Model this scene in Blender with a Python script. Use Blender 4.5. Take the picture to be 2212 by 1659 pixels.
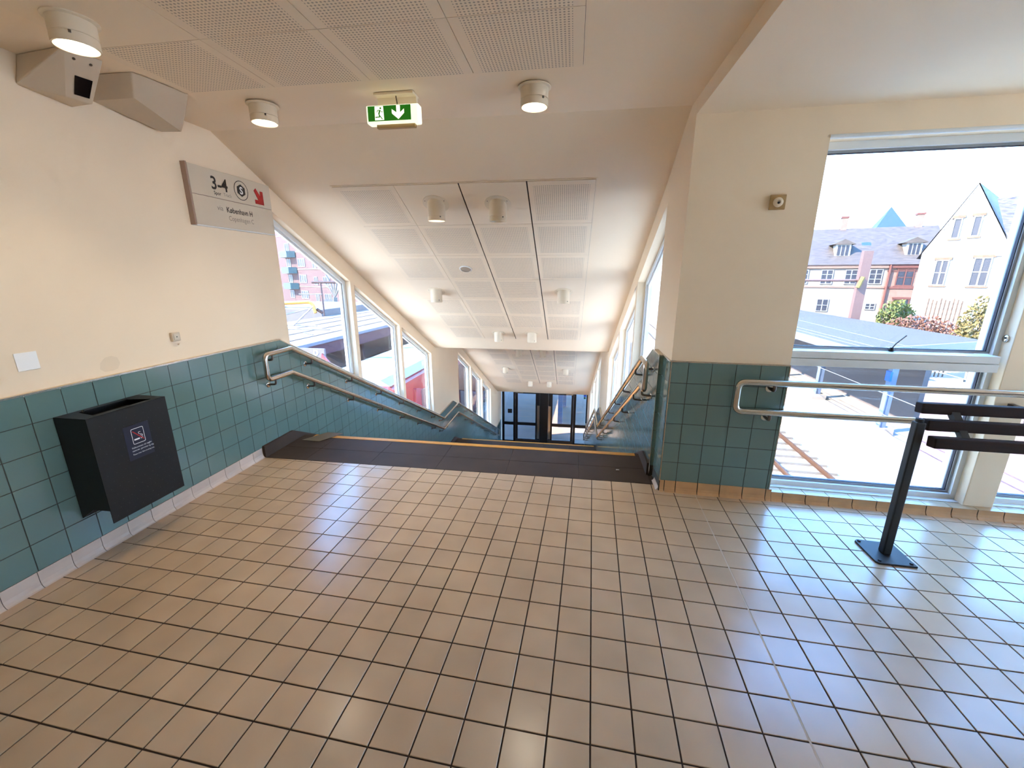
import bpy, bmesh, math, random
from mathutils import Vector, Matrix
random.seed(7)
for o in list(bpy.data.objects): bpy.data.objects.remove(o, do_unlink=True)
sc = bpy.context.scene
COL = sc.collection
PI = math.pi

# ------------------------------------------------------------------ camera, sky, sun, exposure
CAM = Vector((-0.0695, -1.389, 1.563))
FWD = Vector((-0.18004, 0.95017, -0.25463)); RIGHT = Vector((0.98244, 0.18658, 0.00122)); 
FPX = 890.0
RIGHT = (RIGHT - FWD * RIGHT.dot(FWD) / FWD.length_squared).normalized(); FWD.normalize()
UP = RIGHT.cross(FWD).normalized()
cd = bpy.data.cameras.new('camera'); cam = bpy.data.objects.new('camera', cd); COL.objects.link(cam)
cd.sensor_width = 36.0; cd.lens = 36.0 * FPX / 2212.0; cd.clip_start = 0.02; cd.clip_end = 600
cam.matrix_world = Matrix(((RIGHT.x, UP.x, -FWD.x, CAM.x), (RIGHT.y, UP.y, -FWD.y, CAM.y), (RIGHT.z, UP.z, -FWD.z, CAM.z), (0, 0, 0, 1)))
sc.camera = cam
sc.view_settings.view_transform = 'Standard'; sc.view_settings.look = 'None'
sc.view_settings.gamma = 1.0; sc.view_settings.use_curve_mapping = False
sc.view_settings.exposure = 1.62
w = bpy.data.worlds.new('sky'); sc.world = w; w.use_nodes = True
nt = w.node_tree; bg = nt.nodes['Background']
tc = nt.nodes.new('ShaderNodeTexCoord'); sx = nt.nodes.new('ShaderNodeSeparateXYZ'); nt.links.new(tc.outputs['Generated'], sx.inputs[0])
cr = nt.nodes.new('ShaderNodeValToRGB'); nt.links.new(sx.outputs['Z'], cr.inputs[0])
cr.color_ramp.elements[0].position = 0.0; cr.color_ramp.elements[0].color = (0.66, 0.79, 0.98, 1)
ce = cr.color_ramp.elements.new(0.26); ce.color = (0.22, 0.53, 1.0, 1)
cr.color_ramp.elements[-1].position = 0.8; cr.color_ramp.elements[-1].color = (0.11, 0.35, 0.95, 1)
nt.links.new(cr.outputs[0], bg.inputs['Color']); bg.inputs['Strength'].default_value = 4.6
sd = bpy.data.lights.new('sun', 'SUN'); sun = bpy.data.objects.new('sun', sd); COL.objects.link(sun)
sd.energy = 9.0; sd.angle = 0.009; sd.color = (1.0, 0.93, 0.82)
sun.rotation_euler = Vector((3.24, 1.44, -2.6)).to_track_quat('-Z', 'Y').to_euler()
sc.cycles.max_bounces = 6; sc.cycles.diffuse_bounces = 4; sc.cycles.glossy_bounces = 3; sc.cycles.transparent_max_bounces = 12
sc.cycles.use_adaptive_sampling = True; sc.cycles.adaptive_threshold = .12; sc.cycles.adaptive_min_samples = 12
sc.cycles.use_denoising = True; sc.cycles.sample_clamp_indirect = 6.0

# ------------------------------------------------------------------ helpers
def lin(c):
    return tuple((v / 12.92 if v <= .04045 else ((v + .055) / 1.055) ** 2.4) for v in [x / 255 for x in c])
MATS = {}
def mat(name, rgb, rough=.6, metal=0.0, spec=.5, var=0.0, vscale=6.0, bump=0.0, bscale=40.0, rnd=0.0, emit=None, estr=0.0, coat=0.0, streak=None):
    m = bpy.data.materials.new(name); m.use_nodes = True; t = m.node_tree; b = t.nodes['Principled BSDF']
    c = lin(rgb); b.inputs['Base Color'].default_value = (*c, 1); b.inputs['Roughness'].default_value = rough
    b.inputs['Metallic'].default_value = metal; b.inputs['Specular IOR Level'].default_value = spec
    if coat: b.inputs['Coat Weight'].default_value = coat; b.inputs['Coat Roughness'].default_value = .2
    last = None
    geo = t.nodes.new('ShaderNodeNewGeometry')
    if var or rnd:
        hsv = t.nodes.new('ShaderNodeHueSaturation'); hsv.inputs['Color'].default_value = (*c, 1)
        fac = None
        if var:
            no = t.nodes.new('ShaderNodeTexNoise'); no.inputs['Scale'].default_value = vscale; no.inputs['Detail'].default_value = 2
            mp = t.nodes.new('ShaderNodeMapping'); t.links.new(geo.outputs['Position'], mp.inputs[0]); t.links.new(mp.outputs[0], no.inputs['Vector'])
            if streak: mp.inputs['Scale'].default_value = streak
            mr = t.nodes.new('ShaderNodeMapRange'); mr.inputs[1].default_value = .3; mr.inputs[2].default_value = .7
            mr.inputs[3].default_value = 1 - var; mr.inputs[4].default_value = 1 + var; t.links.new(no.outputs['Fac'], mr.inputs[0]); fac = mr.outputs[0]
        if rnd:
            oi = t.nodes.new('ShaderNodeObjectInfo'); m2 = t.nodes.new('ShaderNodeMapRange'); m2.inputs[3].default_value = 1 - rnd; m2.inputs[4].default_value = 1 + rnd
            t.links.new(oi.outputs['Random'], m2.inputs[0])
            if fac:
                mu = t.nodes.new('ShaderNodeMath'); mu.operation = 'MULTIPLY'; t.links.new(fac, mu.inputs[0]); t.links.new(m2.outputs[0], mu.inputs[1]); fac = mu.outputs[0]
            else: fac = m2.outputs[0]
        t.links.new(fac, hsv.inputs['Value']); t.links.new(hsv.outputs[0], b.inputs['Base Color'])
    if bump:
        nb = t.nodes.new('ShaderNodeTexNoise'); nb.inputs['Scale'].default_value = bscale; nb.inputs['Detail'].default_value = 1
        t.links.new(geo.outputs['Position'], nb.inputs['Vector'])
        bn = t.nodes.new('ShaderNodeBump'); bn.inputs['Strength'].default_value = bump; bn.inputs['Distance'].default_value = .01
        t.links.new(nb.outputs['Fac'], bn.inputs['Height']); t.links.new(bn.outputs[0], b.inputs['Normal'])
    if emit:
        b.inputs['Emission Color'].default_value = (*lin(emit), 1); b.inputs['Emission Strength'].default_value = estr
    MATS[name] = m; return m
def glass(name, tint=(1, 1, 1), base=.0):
    m = bpy.data.materials.new(name); m.use_nodes = True; t = m.node_tree
    for n in list(t.nodes): t.nodes.remove(n)
    out = t.nodes.new('ShaderNodeOutputMaterial'); mx = t.nodes.new('ShaderNodeMixShader'); tr = t.nodes.new('ShaderNodeBsdfTransparent'); gl = t.nodes.new('ShaderNodeBsdfGlossy')
    tr.inputs[0].default_value = (*tint, 1); gl.inputs['Roughness'].default_value = .01
    lw = t.nodes.new('ShaderNodeLayerWeight'); lw.inputs[0].default_value = .5
    pw = t.nodes.new('ShaderNodeMath'); pw.operation = 'POWER'; pw.inputs[1].default_value = 5.0; t.links.new(lw.outputs['Facing'], pw.inputs[0])
    ma = t.nodes.new('ShaderNodeMath'); ma.operation = 'MULTIPLY_ADD'; ma.inputs[1].default_value = .8; ma.inputs[2].default_value = .035; t.links.new(pw.outputs[0], ma.inputs[0])
    t.links.new(ma.outputs[0], mx.inputs[0]); t.links.new(tr.outputs[0], mx.inputs[1]); t.links.new(gl.outputs[0], mx.inputs[2]); t.links.new(mx.outputs[0], out.inputs[0])
    MATS[name] = m; return m
def perforated(name, rgb, pitch=.0172, rad=.27, half=(.232, .24)):
    m = mat(name, rgb, .75); t = m.node_tree; b = t.nodes['Principled BSDF']
    tcn = t.nodes.new('ShaderNodeTexCoord'); sp = t.nodes.new('ShaderNodeSeparateXYZ'); t.links.new(tcn.outputs['Object'], sp.inputs[0])
    def M(op, a, bb=None):
        n = t.nodes.new('ShaderNodeMath'); n.operation = op
        for k, v in enumerate((a, bb)):
            if v is None: continue
            if isinstance(v, (int, float)): n.inputs[k].default_value = v
            else: t.links.new(v, n.inputs[k])
        return n.outputs[0]
    fx = M('SUBTRACT', M('FRACT', M('ADD', M('DIVIDE', sp.outputs[0], pitch), 100.0)), .5)
    fy = M('SUBTRACT', M('FRACT', M('ADD', M('DIVIDE', sp.outputs[1], pitch), 100.0)), .5)
    d = M('SQRT', M('ADD', M('MULTIPLY', fx, fx), M('MULTIPLY', fy, fy)))
    hole = M('LESS_THAN', d, rad)
    inx = M('LESS_THAN', M('ABSOLUTE', sp.outputs[0]), half[0]); iny = M('LESS_THAN', M('ABSOLUTE', sp.outputs[1]), half[1])
    f = M('MULTIPLY', hole, M('MULTIPLY', inx, iny))
    mx = t.nodes.new('ShaderNodeMix'); mx.data_type = 'RGBA'; t.links.new(f, mx.inputs[0])
    mx.inputs[6].default_value = (*lin(rgb), 1); mx.inputs[7].default_value = (*lin((176, 158, 136)), 1)
    t.links.new(mx.outputs[2], b.inputs['Base Color']); return m

def aloc(o):
    v = Vector((0, 0, 0))
    while o is not None: v = v + o.location; o = o.parent
    return v
def tag(o, label=None, cat=None, group=None, kind=None):
    if label: o['label'] = label
    if cat: o['category'] = cat
    if group: o['group'] = group
    if kind: o['kind'] = kind
    return o
def empty(name, loc, label=None, cat=None, group=None, kind=None, parent=None):
    o = bpy.data.objects.new(name, None); COL.objects.link(o); o.empty_display_size = .1
    if parent: o.parent = parent; o.location = Vector(loc) - aloc(parent)
    else: o.location = Vector(loc)
    return tag(o, label, cat, group, kind)
class MB:
    def __init__(s): s.v = []; s.f = []; s.sm = []
    def add(s, vs, fs, smooth=False):
        n = len(s.v); s.v += [Vector(x) for x in vs]; s.f += [[i + n for i in f] for f in fs]; s.sm += [smooth] * len(fs); return s
    def hexa(s, p):   # 8 points: bottom 4 ccw, top 4
        return s.add(p, [(3, 2, 1, 0), (4, 5, 6, 7), (0, 1, 5, 4), (1, 2, 6, 5), (2, 3, 7, 6), (3, 0, 4, 7)])
    def box(s, a, b, T=None):
        T = T or (lambda x, y, z: Vector((x, y, z)))
        (x0, y0, z0), (x1, y1, z1) = a, b
        return s.hexa([T(x0, y0, z0), T(x1, y0, z0), T(x1, y1, z0), T(x0, y1, z0), T(x0, y0, z1), T(x1, y0, z1), T(x1, y1, z1), T(x0, y1, z1)])
    def prism(s, poly, d0, d1, T):   # poly in 2D (a,b); T(a,b,d)
        n = len(poly); vs = [T(a, b, d0) for a, b in poly] + [T(a, b, d1) for a, b in poly]
        return s.add(vs, [tuple(range(n - 1, -1, -1)), tuple(range(n, 2 * n))] + [(i, (i + 1) % n, n + (i + 1) % n, n + i) for i in range(n)])
    def ring(s, outer, inner, d0, d1, T):
        n = len(outer); vs = [T(*p, d) for d in (d0, d1) for pl in (outer, inner) for p in pl]; fs = []
        for i in range(n):
            j = (i + 1) % n
            fs += [(i, j, n + j, n + i), (2 * n + i, 3 * n + i, 3 * n + j, 2 * n + j), (i, 2 * n + i, 2 * n + j, j), (n + i, n + j, 3 * n + j, 3 * n + i)]
        return s.add(vs, fs)
    def tube(s, path, r, n=12, closed=False, cap=True):
        P = [Vector(p) for p in path]; N = len(P); rings = []
        prev = None
        for i, p in enumerate(P):
            a = P[i - 1] if (i > 0 or closed) else None; c = P[(i + 1) % N] if (i < N - 1 or closed) else None
            d1 = (p - a).normalized() if a is not None else None; d2 = (c - p).normalized() if c is not None else None
            t = (d1 + d2).normalized() if d1 is not None and d2 is not None else (d1 or d2)
            k = 1.0
            if d1 is not None and d2 is not None: k = 1 / max(.5, t.dot(d2))
            if prev is None:
                x = t.orthogonal().normalized()
            else: x = (prev - t * prev.dot(t)).normalized()
            y = t.cross(x); prev = x
            bend = None
            if d1 is not None and d2 is not None and k > 1.0005:
                bend = (d2 - d1).normalized()
            pts = []
            for q in range(n):
                v = x * math.cos(2 * PI * q / n) + y * math.sin(2 * PI * q / n)
                if bend is not None: v = v + bend * v.dot(bend) * (k - 1)
                pts.append(p + v * r)
            rings.append(pts)
        vs = [v for rg in rings for v in rg]; fs = []
        for i in range(N - (0 if closed else 1)):
            j = (i + 1) % N
            for q in range(n): fs.append((i * n + q, i * n + (q + 1) % n, j * n + (q + 1) % n, j * n + q))
        if not closed and cap: fs += [tuple(range(n - 1, -1, -1)), tuple((N - 1) * n + q for q in range(n))]
        return s.add(vs, fs, True)
    def lathe(s, prof, org, axis=(0, 0, 1), n=24, cap=True):  # prof: (radius, along)
        a = Vector(axis).normalized(); x = a.orthogonal().normalized(); y = a.cross(x); o = Vector(org)
        vs = [o + a * h + (x * math.cos(2 * PI * q / n) + y * math.sin(2 * PI * q / n)) * r for r, h in prof for q in range(n)]
        fs = [(i * n + q, i * n + (q + 1) % n, (i + 1) * n + (q + 1) % n, (i + 1) * n + q) for i in range(len(prof) - 1) for q in range(n)]
        if cap: fs += [tuple(range(n - 1, -1, -1)), tuple((len(prof) - 1) * n + q for q in range(n))]
        return s.add(vs, fs, True)
    def hull(s, pts):
        bm = bmesh.new(); vs = [bm.verts.new(p) for p in pts]; bmesh.ops.convex_hull(bm, input=vs)
        bm.verts.index_update(); s.add([v.co.copy() for v in bm.verts], [[v.index for v in f.verts] for f in bm.faces]); bm.free(); return s
    def mesh(s, name, off=Vector((0, 0, 0)), fix=True):
        me = bpy.data.meshes.new(name); me.from_pydata([tuple(v - off) for v in s.v], [], s.f)
        for p, q in zip(me.polygons, s.sm): p.use_smooth = q
        if fix:
            bm = bmesh.new(); bm.from_mesh(me); bmesh.ops.recalc_face_normals(bm, faces=bm.faces); bm.to_mesh(me); bm.free()
        if any(s.sm): 
            try: me.set_sharp_from_angle(angle=math.radians(38))
            except Exception: pass
        return me
    def build(s, name, m, parent=None, loc=None, bevel=0, fix=True):
        base = aloc(parent) if parent else Vector((0, 0, 0))
        L = Vector(loc) if loc is not None else base
        me = s.mesh(name, L, fix); o = bpy.data.objects.new(name, me); COL.objects.link(o)
        if parent: o.parent = parent
        o.location = L - base
        if m is not None: me.materials.append(MATS[m] if isinstance(m, str) else m)
        if bevel:
            b = o.modifiers.new('bevel', 'BEVEL'); b.width = bevel; b.segments = 2; b.limit_method = 'ANGLE'; b.angle_limit = .6
        return o
def piece(name, me, m, parent, loc, rotz=0):
    o = bpy.data.objects.new(name, me); COL.objects.link(o); o.parent = parent; o.location = Vector(loc) - aloc(parent); o.rotation_euler = (0, 0, rotz)
    if m and not me.materials: me.materials.append(MATS[m])
    return o
TH = math.radians(2.5); RV = Vector((math.cos(TH), math.sin(TH), 0)); SV = Vector((-math.sin(TH), math.cos(TH), 0)); OO = Vector((-2.80, 0.58, 0))
def S(r, s, z): return OO + RV * r + SV * s + Vector((0, 0, z))     # stair frame: r across, s along the stairs
def SZ(s, z, r): return S(r, s, z)
def XZ(x, z, y): return Vector((x, y, z))
def proj(p):
    d = Vector(p) - CAM; f = d.dot(FWD)
    if f < .05: return None
    return (1106 + FPX * d.dot(RIGHT) / f, 829.5 - FPX * d.dot(UP) / f)
def parea(pts):   # picture area of a polygon, 0 outside the frame
    q = [proj(p) for p in pts]
    if any(a is None for a in q): return 0
    if max(a[0] for a in q) < 0 or min(a[0] for a in q) > 2212 or max(a[1] for a in q) < 0 or min(a[1] for a in q) > 1659: return 0
    return abs(sum(q[i][0] * q[(i + 1) % len(q)][1] - q[(i + 1) % len(q)][0] * q[i][1] for i in range(len(q)))) / 2
FONTCACHE = {}
def text_mesh(body, size, align='LEFT', bold=0.0):
    cu = bpy.data.curves.new('t', 'FONT'); cu.body = body; cu.size = size; cu.align_x = align; cu.offset = bold; cu.resolution_u = 3
    o = bpy.data.objects.new('t', cu); COL.objects.link(o); dg = bpy.context.evaluated_depsgraph_get(); dg.update()
    me = bpy.data.meshes.new_from_object(o.evaluated_get(dg)); bpy.data.objects.remove(o, do_unlink=True); bpy.data.curves.remove(cu); return me
def put_text(name, body, size, m, parent, org, ux, uy, align='LEFT', bold=0.0, sx=1.0):
    me = text_mesh(body, size, align, bold); un = ux.cross(uy); L = aloc(parent)
    me.transform(Matrix(((ux.x * sx, uy.x, un.x, org[0] - L.x), (ux.y * sx, uy.y, un.y, org[1] - L.y), (ux.z * sx, uy.z, un.z, org[2] - L.z), (0, 0, 0, 1))))
    me.materials.clear(); me.materials.append(MATS[m]); o = bpy.data.objects.new(name, me); COL.objects.link(o); o.parent = parent; return o

# ------------------------------------------------------------------ materials
mat('paint', (242, 219, 187), .85, var=.025, vscale=1.3)
mat('paint_ceiling', (243, 220, 189), .9)
perforated('panel_perf', (239, 217, 187))
mat('panel_plain', (240, 218, 188), .8)
mat('panel_gap', (70, 52, 38), .9)
mat('grout_floor', (58, 40, 28), .9)
mat('floor_tile', (192, 163, 132), .23, var=.08, vscale=3.5, rnd=.05, spec=.55,)
mat('dado_tile', (98, 123, 116), .13, var=.03, vscale=3, rnd=.03, spec=.8)
mat('grout_dado', (62, 60, 52), .9)
mat('cove_left', (202, 180, 162), .4, var=.08, vscale=7, rnd=.03)
mat('cove_right', (198, 152, 104), .4, var=.1, vscale=9, rnd=.04)
mat('sill_tile', (186, 160, 128), .22, rnd=.03)
mat('slab', (68, 54, 45), .7, spec=.25, var=.12, vscale=4, rnd=.05)
mat('slab_pale', (128, 118, 108), .7, var=.15, vscale=30)
mat('nosing', (214, 146, 56), .55, var=.1, vscale=8)
mat('steel', (196, 186, 172), .22, 1.0, streak=(1, 1, 1))
mat('steel_dark', (110, 100, 92), .35, 1.0)
mat('black_paint', (26, 22, 22), .4)
mat('bin_paint', (28, 25, 22), .5, spec=.3, var=.08, vscale=5)
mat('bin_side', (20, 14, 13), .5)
mat('navy', (20, 18, 40), .4)
mat('white_print', (235, 232, 228), .5)
mat('red_print', (178, 22, 18), .5)
mat('grey_print', (140, 128, 112), .6)
mat('dark_print', (40, 30, 22), .6)
mat('sign_face', (208, 192, 168), .4, var=.015, vscale=2)
mat('sign_edge', (168, 140, 122), .5)
mat('housing', (206, 186, 160), .7, var=.02)
mat('lamp_body', (228, 208, 178), .5)
mat('lens_dark', (18, 12, 14), .08)
mat('lamp_on', (255, 240, 205), .4, emit=(255, 238, 200), estr=4.0)
mat('lamp_off', (214, 206, 190), .3)
mat('exit_white', (240, 242, 230), .4, emit=(236, 242, 214), estr=.32)
mat('exit_green', (20, 96, 14), .4, emit=(24, 110, 10), estr=.22)
mat('exit_pale', (240, 238, 214), .4, emit=(248, 240, 212), estr=.6)
mat('frame_white', (222, 222, 218), .45)
mat('frame_grey', (150, 150, 148), .4)
mat('gasket', (40, 32, 44), .6)
mat('bench_wood', (40, 22, 14), .75, spec=.25, var=.2, vscale=8, streak=(1, 12, 12))
mat('bench_steel', (40, 36, 34), .55, .2)
mat('door_black', (24, 18, 16), .35)
mat('brass', (176, 142, 92), .5, .2)
mat('plate_white', (246, 242, 234), .5)
mat('tape', (122, 106, 84), .45, .3)
mat('ashwhite', (235, 230, 220), .6)
mat('speaker_grille', (176, 158, 136), .7)
glass('glass')

# ------------------------------------------------------------------ structure
K1 = .505; ZL = -2.25; ZB = -4.98; RISE = .1607; TREAD = .318
N1 = 1.50; N2 = 6.96; SD = 13.3
CZ = 2.59; CF = .97; CE = 5.77; CZ2 = .17; CF2 = 7.05; CE2 = 12.7; CZ3 = -2.68
def piecewise(pts):
    def f(s):
        if s <= pts[0][0]: return pts[0][1]
        for (a, b), (c, d) in zip(pts, pts[1:]):
            if s <= c: return b + (d - b) * (s - a) / (c - a) if c > a else d
        return pts[-1][1]
    f.k = [p[0] for p in pts]; return f
dadoL = piecewise([(-9, .99), (1.344, .99), (1.344 + -ZL / K1, .99 + ZL), (N2 - .156, .99 + ZL), (N2 - .156 + (ZL - ZB) / K1, .99 + ZB), (14, .99 + ZB)])
skirt = piecewise([(-9, .105), (1.33, .105), (1.33 + -ZL / K1, .105 + ZL), (N2 - .17, .105 + ZL), (N2 - .17 + (ZL - ZB) / K1, .105 + ZB), (14, .105 + ZB)])
ceil = piecewise([(-9, CZ), (CF, CZ), (CE, CZ2), (CF2, CZ2), (CE2, CZ3), (14, CZ3)])
head = lambda s: ceil(s) - .2

# floor base and tiles
floor = MB().box((-6, -5.2, -.3), (7.5, 1.8, -.004)).build('floor', 'grout_floor'); tag(floor, 'beige square floor tiles of the station hall with dark brown joints', 'floor', kind='structure')
PT = .15; G = .006
def tile_mesh(w, h, t, ch, face):
    a, b = w / 2, h / 2; q = [(-a, -b, 0), (a, -b, 0), (a, b, 0), (-a, b, 0), (-a, -b, t - ch), (a, -b, t - ch), (a, b, t - ch), (-a, b, t - ch), (-a + ch, -b + ch, t), (a - ch, -b + ch, t), (a - ch, b - ch, t), (-a + ch, b - ch, t)]
    F = {'z': lambda x, y, z: (x, y, z), '+r': lambda x, y, z: (z, x, y), '-r': lambda x, y, z: (-z, x, y), '-y': lambda x, y, z: (x, -z, y)}[face]
    m = MB().add([F(*p) for p in q], [(0, 1, 5, 4), (1, 2, 6, 5), (2, 3, 7, 6), (3, 0, 4, 7), (4, 5, 9, 8), (5, 6, 10, 9), (6, 7, 11, 10), (7, 4, 8, 11), (8, 9, 10, 11)])
    return m.mesh('tile_shape')
def clip(poly, n, c):   # keep n.p <= c
    out = []
    for i in range(len(poly)):
        a, b = poly[i], poly[(i + 1) % len(poly)]; da = n[0] * a[0] + n[1] * a[1] - c; db = n[0] * b[0] + n[1] * b[1] - c
        if da <= 0: out.append(a)
        if (da < 0 < db) or (db < 0 < da):
            t = da / (da - db); out.append((a[0] + (b[0] - a[0]) * t, a[1] + (b[1] - a[1]) * t))
    return out
def lay(parent, cands, full_mesh, m, T, rotz, depth, cap=300, minpx=60, name='tile'):
    """cands: (poly2d, centre, is_full). The largest in the picture become parts, the rest one joined part."""
    cands = sorted(cands, key=lambda c: -parea([T(a, b, depth) for a, b in c[0]]))
    rest = MB(); n = 0
    for poly, cen, full in cands:
        ar = parea([T(a, b, depth) for a, b in poly])
        if ar > minpx and n < cap:
            n += 1
            if full: piece(name, full_mesh, m, parent, T(cen[0], cen[1], 0), rotz)
            else: MB().prism(poly, 0, depth, T).build(name, m, parent, loc=T(cen[0], cen[1], 0))
        else: rest.prism(poly, 0, depth, T)
    if rest.v: rest.build(name, m, parent)['kind'] = 'stuff'
SLAB0 = .935
cands = []
nL = (-RV.x, -RV.y); cL = -(RV.x * OO.x + RV.y * OO.y)           # r >= 0
nS = (SV.x, SV.y); cS = SV.x * OO.x + SV.y * OO.y + SLAB0 - .004   # s <= slab edge
for i in range(-22, 46):
    for j in range(-26, 13):
        x0, y0 = i * PT + G / 2, j * PT + G / 2; x1, y1 = x0 + PT - G, y0 + PT - G
        poly = [(x0, y0), (x1, y0), (x1, y1), (x0, y1)]; A0 = (x1 - x0) * (y1 - y0)
        q = clip(clip(poly, nL, cL), nS, cS)
        if x0 > .47: q = clip(q, (0, 1), 1.553) if q else q
        if len(q) < 3: continue
        ar = abs(sum(q[a][0] * q[(a + 1) % len(q)][1] - q[(a + 1) % len(q)][0] * q[a][1] for a in range(len(q)))) / 2
        if ar < 1e-4: continue
        cands.append((q, ((x0 + x1) / 2, (y0 + y1) / 2), ar > A0 * .9999))
lay(floor, cands, tile_mesh(PT - G, PT - G, .004, .0012, 'z'), 'floor_tile', lambda a, b, d: Vector((a, b, -.004 + d)), 0, .004)

MB().box((.7465, -4.6, -.004), (.7535, 1.545, -.0004)).build('expansion_joint', mat('joint_beige', (190, 166, 140), .8), floor)
# walls ----------------------------------------------------------------------------------------
def wall_obj(name, label): return empty(name, (0, 0, 0), label, 'wall', kind='structure')
wl = empty('wall_left', S(-.1, 0, 0), 'cream plastered left wall with teal tiled dado running down the stairs', 'wall', kind='structure')
WIN_L = [(1.52, 2.745), (2.83, 4.115), (4.2, 5.52)]; WIN_2 = [(7.4, 8.66), (8.77, 10.03), (10.14, 11.4)]
def stair_wall(parent, r0, r1, wins, s_from):
    m = MB(); e = .004
    # hall part down to the first opening, whole height
    def strip(sa, sb, lo, hi):
        ks = sorted({sa, sb, *[k for k in (dadoL.k + ceil.k) if sa < k < sb]})
        for a, b in zip(ks, ks[1:]): m.prism([(a, lo(a)), (b, lo(b)), (b, hi(b)), (a, hi(a))], r0, r1, SZ)
    low = lambda s: -.3 if s < 1.4 else -6.5
    edge = s_from
    for a, b in wins:
        strip(edge, a, low, lambda s: ceil(s) + .05); strip(a, b, low, lambda s: dadoL(s) - .01); strip(a, b, head, lambda s: ceil(s) + .05); edge = b
    strip(edge, SD + .3, low, lambda s: ceil(s) + .05)
    return m.build('plaster', 'paint', parent)
stair_wall(wl, -.05, -.19, WIN_L + WIN_2, -5.0)
# left dado: grout bed, tiles, steel edge, ledge
def dado(parent, r0, sgn, s_from, s_to, z_lo_hall, phase, T, face, cap):
    bed = MB(); ks = sorted({s_from, s_to, *[k for k in dadoL.k if s_from < k < s_to]})
    for a, b in zip(ks, ks[1:]): bed.prism([(a, dadoL(a) - 1.6), (b, dadoL(b) - 1.6), (b, dadoL(b) - .002), (a, dadoL(a) - .002)], r0 - sgn * .022, r0 - sgn * .003, SZ)
    bed.build('tile_bed', 'grout_dado', parent)
    lo = lambda s: (z_lo_hall if s < SLAB0 else skirt(s) - .02)
    kk = dadoL.k + skirt.k + [SLAB0]
    cs = []; g = .004
    k0 = int((s_from - phase) / PT) - 1
    for i in range(k0, int((s_to - phase) / PT) + 1):
        a, b = phase + i * PT + g / 2, phase + (i + 1) * PT - g / 2
        a, b = max(a, s_from), min(b, s_to)
        if b - a < .01: continue
        for j in range(-36, 7):
            z0 = .09 + j * PT + g / 2; z1 = z0 + PT - g
            up = lambda s: min(z1, dadoL(s) - .004); dn = lambda s: max(z0, lo(s))
            bp = {a, b} | {k for k in kk if a < k < b}
            # add crossings
            pts = sorted(bp); ext = set(bp)
            for p, q in zip(pts, pts[1:]):
                for fn in (lambda s: dadoL(s) - .004 - z1, lambda s: lo(s + 1e-6) - z0, lambda s: dadoL(s) - .004 - z0, lambda s: lo(s + 1e-6) - z1):
                    f0, f1 = fn(p + 1e-6), fn(q - 1e-6)
                    if f0 * f1 < 0: ext.add(p + (q - p) * f0 / (f0 - f1))
            pts = sorted(ext); sl = [(s, dn(s), up(s)) for s in pts]
            sl = [t for t in sl if t[2] > t[1] + 1e-5 or abs(t[2] - t[1]) < 1e-4]
            if len(sl) < 2 or max(t[2] - t[1] for t in sl) < .004: continue
            poly = [(s, d) for s, d, u in sl] + [(s, u) for s, d, u in reversed(sl) if u - d > 1e-4]
            if len(poly) < 3: continue
            full = len(pts) == 2 and all(abs(d - z0) < 1e-6 and abs(u - z1) < 1e-6 for s, d, u in sl) and b - a > PT - g - 1e-6
            cs.append((poly, ((a + b) / 2, (z0 + z1) / 2), full))
    lay(parent, cs, tile_mesh(PT - g, PT - g, .003, .001, face), 'dado_tile', T, TH, .003, cap, 70)
RT = -.02
dado(wl, RT, 1, -3.0, SD - .02, .09, -.052, lambda s, z, d: S(RT - .003 + d, s, z), '+r', 300)
def cap_strip(parent, r_face, sgn, s_from, s_to, depth):
    ks = sorted({s_from, s_to, *[k for k in dadoL.k if s_from < k < s_to]})
    m = MB(); l = MB()
    for a, b in zip(ks, ks[1:]):
        l.prism([(a, dadoL(a) - .012), (b, dadoL(b) - .012), (b, dadoL(b)), (a, dadoL(a))], r_face - sgn * depth, r_face - sgn * .002, SZ)
        m.prism([(a, dadoL(a) - .006), (b, dadoL(b) - .006), (b, dadoL(b) + .003), (a, dadoL(a) + .003)], r_face - sgn * .004, r_face + sgn * .002, SZ)
    l.build('ledge', 'housing', parent); m.build('edge_trim', 'steel', parent)
cap_strip(wl, RT, 1, -3.0, SD - .02, .04)
mat('stain', (232, 209, 177), .85)
MB().prism([(-.125, 1.035), (-.105, 1.015), (-.06, 1.012), (-.03, 1.02), (-.012, 1.05), (-.02, 1.085), (-.05, 1.1), (-.085, 1.096), (-.115, 1.07)], -.05, -.0495, SZ).build('stain', 'stain', wl)
# cove baseboard left
def cove_prof(h): return [(-.012, 0), (.02, 0), (.012, .004), (.004, .016), (0, .034), (0, h), (-.012, h)]
bl = empty('baseboard_left', S(0, -.5, 0), 'pale glazed cove tiles along the foot of the left wall', 'baseboard', kind='structure')
MB().box((RT - .02, -3.2, 0), (RT - .004, SLAB0, .088), S).build('grout_bed', 'grout_dado', bl)
g = .005
cm = MB()
prof = cove_prof(.09)
cm.add([(RT + o, y, z) for y in (-(PT - g) / 2, (PT - g) / 2) for o, z in prof], [tuple(range(6, -1, -1)), tuple(range(7, 14))] + [(i, (i + 1) % 7, 7 + (i + 1) % 7, 7 + i) for i in range(7)])
cme = cm.mesh('cove_shape')
for i in range(-14, 7):
    s0 = -.068 + .148 * i
    if s0 + PT > SLAB0 + .01: 
        MB().prism([(RT + o, z) for o, z in prof], s0 + g / 2, SLAB0 - .003, lambda o, z, s: S(o, s, z)).build('cove_tile', 'cove_left', bl); break
    piece('cove_tile', cme, 'cove_left', bl, S(0, s0 + PT / 2, 0), TH)

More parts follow.
